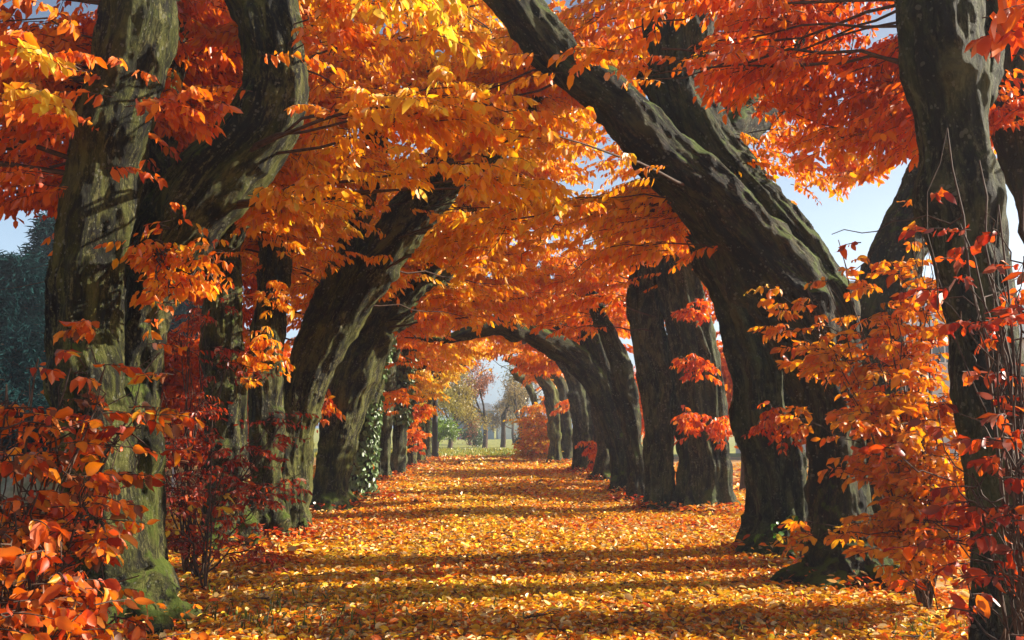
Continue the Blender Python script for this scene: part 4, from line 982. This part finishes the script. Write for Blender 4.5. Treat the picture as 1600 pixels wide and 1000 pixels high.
def far_tree(label, x, y, h, r, seed, leafn, th, leaf=0.2, bare=0.5, colr=None, z0=0.35, name='tree', wood=M_TWIG, group=None):
    """branching tree grown by random splitting; sparse or full foliage on the outer twigs"""
    rng = np.random.default_rng(seed); root = tag(empty(name, (x, y, 0)), label, 'tree', group)
    segs = []; tips = []
    def grow(p, d, l, rad, lev):
        u = np.linspace(0, 1, 5)[:, None]; e = p + d * l; bend = rng.normal(0, 0.09 * l, 3); path = p * (1 - u) + e * u + bend * (u * (1 - u) * 2); segs.append((path, rad, rad * 0.62, lev))
        if lev >= 4 or l < 0.15: tips.append((path[2], path[4])); return
        if lev >= 3: tips.append((path[1], path[4]))
        for k in range(3 if lev < 3 else 2):
            nd = unit(d + rng.normal(0, 0.5, 3) + np.array([0, 0, 0.12])); st = path[rng.integers(2, 5)] if k else path[4]
            grow(st, nd, l * rng.uniform(0.58, 0.85), rad * 0.58, lev + 1)
    l0 = h * z0; grow(np.array([x, y, -0.1]), unit(np.array([rng.normal(0, 0.06), rng.normal(0, 0.06), 1.0])), l0, h * 0.018, 0)
    tr = [s for s in segs if s[3] == 0]; ot = [s for s in segs if s[3] > 0]
    link('trunk', thin_tubes('trunk', np.array([s[0] for s in tr]), np.array([s[1] for s in tr]) * 1.3, np.array([s[2] for s in tr]), 10), wood, root)
    k = rng.integers(0, len(tips), leafn); a = np.array([t[0] for t in tips])[k]; b = np.array([t[1] for t in tips])[k]
    p = a + (b - a) * rng.random((leafn, 1)) + rng.normal(0, r * 0.07, (leafn, 3))
    d = unit(rng.normal(0, 0.6, (leafn, 3)) + (0, 0, -0.6)); n0 = rng.normal(0, 1, (leafn, 3)) + (0, 0, 0.7); nn = unit(n0 - (n0 * d).sum(-1, keepdims=True) * d)
    ln = leaf * rng.uniform(0.6, 1.4, leafn)
    c = ramp_col(th + rng.normal(0, 0.1, leafn)) if colr is None else np.array(colr) * rng.uniform(0.5, 1.5, (leafn, 1))
    cr = link('crown', leaf_mesh('crown', p, d, nn, ln, ln * 0.55, shade_jitter(c, rng), rng), M_LEAF, root)
    sublink('branches', thin_tubes('branches', np.array([s[0] for s in ot]), np.array([s[1] for s in ot]), np.array([s[2] for s in ot]), 5), wood, cr)
far_tree('sparse yellow-brown tree left of centre beyond the tunnel', -1.6, 48, 6.5, 2.5, 11, 7000, 0.6, 0.09, colr=(0.36, 0.27, 0.05), z0=0.25)
far_tree('bare-topped tree with rusty leaves in front of the slate-blue house', 0.3, 52, 7.5, 2.6, 12, 7000, 0.45, 0.09, colr=(0.4, 0.14, 0.05), z0=0.26)
far_tree('almost bare grey tree against the sky at the tunnel end', 2.2, 50, 7.0, 2.4, 13, 3500, 0.4, 0.09, colr=(0.34, 0.24, 0.09), z0=0.26)
far_tree('wide hazy green-yellow tree in front of the far slate-blue house', -0.6, 62, 6.0, 2.6, 21, 8000, 0.6, 0.10, colr=(0.26, 0.25, 0.06), z0=0.22)
far_tree('hazy brown tree in front of the far pale house', 2.6, 66, 6.5, 2.6, 22, 6000, 0.6, 0.10, colr=(0.30, 0.20, 0.07), z0=0.24)
far_tree('low olive bush at the edge of the far lawn', -0.4, 56, 1.6, 1.4, 23, 4000, 0.4, 0.1, colr=(0.10, 0.14, 0.03), z0=0.28, name='bush')
far_tree('spring-green bush-like tree beside the dark pole', -1.9, 42, 3.4, 2.0, 14, 5000, 0.4, 0.09, colr=(0.20, 0.30, 0.04), z0=0.2)
far_tree('tall thin-leaved yellow-green tree behind the dark pole', -2.6, 46, 6.5, 2.4, 17, 7000, 0.6, 0.09, colr=(0.36, 0.30, 0.05), z0=0.24)
far_tree('leafless pale tree between the two far houses', 1.4, 54, 7.6, 2.4, 18, 4000, 0.4, 0.09, colr=(0.30, 0.26, 0.08), z0=0.26)
far_tree('bare blue-grey tree far right of the tunnel end', 3.9, 55, 7.5, 2.4, 15, 400, 0.4, 0.15, colr=(0.2, 0.2, 0.15))
far_tree('low dark green bush under the pale house', 2.4, 44, 1.7, 1.4, 16, 1800, 0.4, 0.13, colr=(0.05, 0.09, 0.03), z0=0.3, name='bush')
# orange trees outside the rows, closing the view between trunks
for k, (lb, x, y, h, th) in enumerate((('copper tree glimpsed behind the slim olive trunk', -4.5, 17.5, 5.0, 0.42), ('rust tree glimpsed beside the green-sided trunk', -5.3, 14.0, 4.8, 0.32), ('orange tree behind the left row near the ivy', -5.6, 15.5, 5.6, 0.38), ('rust-coloured tree behind the left row, mid distance', -5.8, 20.5, 5.8, 0.3), ('amber tree behind the far left row', -5.6, 26.5, 5.8, 0.45), ('russet tree behind the far end of the left row', -5.5, 33, 6.0, 0.34),
        ('orange tree behind the right row near the arch tree', 6.2, 19, 5.6, 0.42), ('golden tree behind the right row, mid distance', 6.4, 25, 5.8, 0.55), ('russet tree behind the far end of the right row', 6.0, 32, 5.8, 0.36), ('orange tree seen between the collared trunk and the tufted trunk', 5.0, 17, 5.0, 0.5), ('rusty tree filling the gap by the arch tree', 4.7, 23, 5.2, 0.46))):
    far_tree(lb, x, y, h, 2.4, 40 + k, 11000, th, 0.11, z0=0.22, group='trees outside the avenue')

# ------------------------------------------------------------------ air
hm, ht, HN, HL = new_mat('air_haze')
pv = HN('ShaderNodeVolumePrincipled'); pv.inputs['Color'].default_value = (0.80, 0.88, 1.0, 1); pv.inputs['Density'].default_value = 0.0021; pv.inputs['Anisotropy'].default_value = 0.3
ho = HN('ShaderNodeOutputMaterial'); HL(pv.outputs[0], ho.inputs['Volume'])
tag(bmobj('haze', lambda b: box_mesh(b, -70, 70, -20, 110, -1.3, 16), hm), 'pale autumn haze filling the avenue', 'haze', kind='stuff')
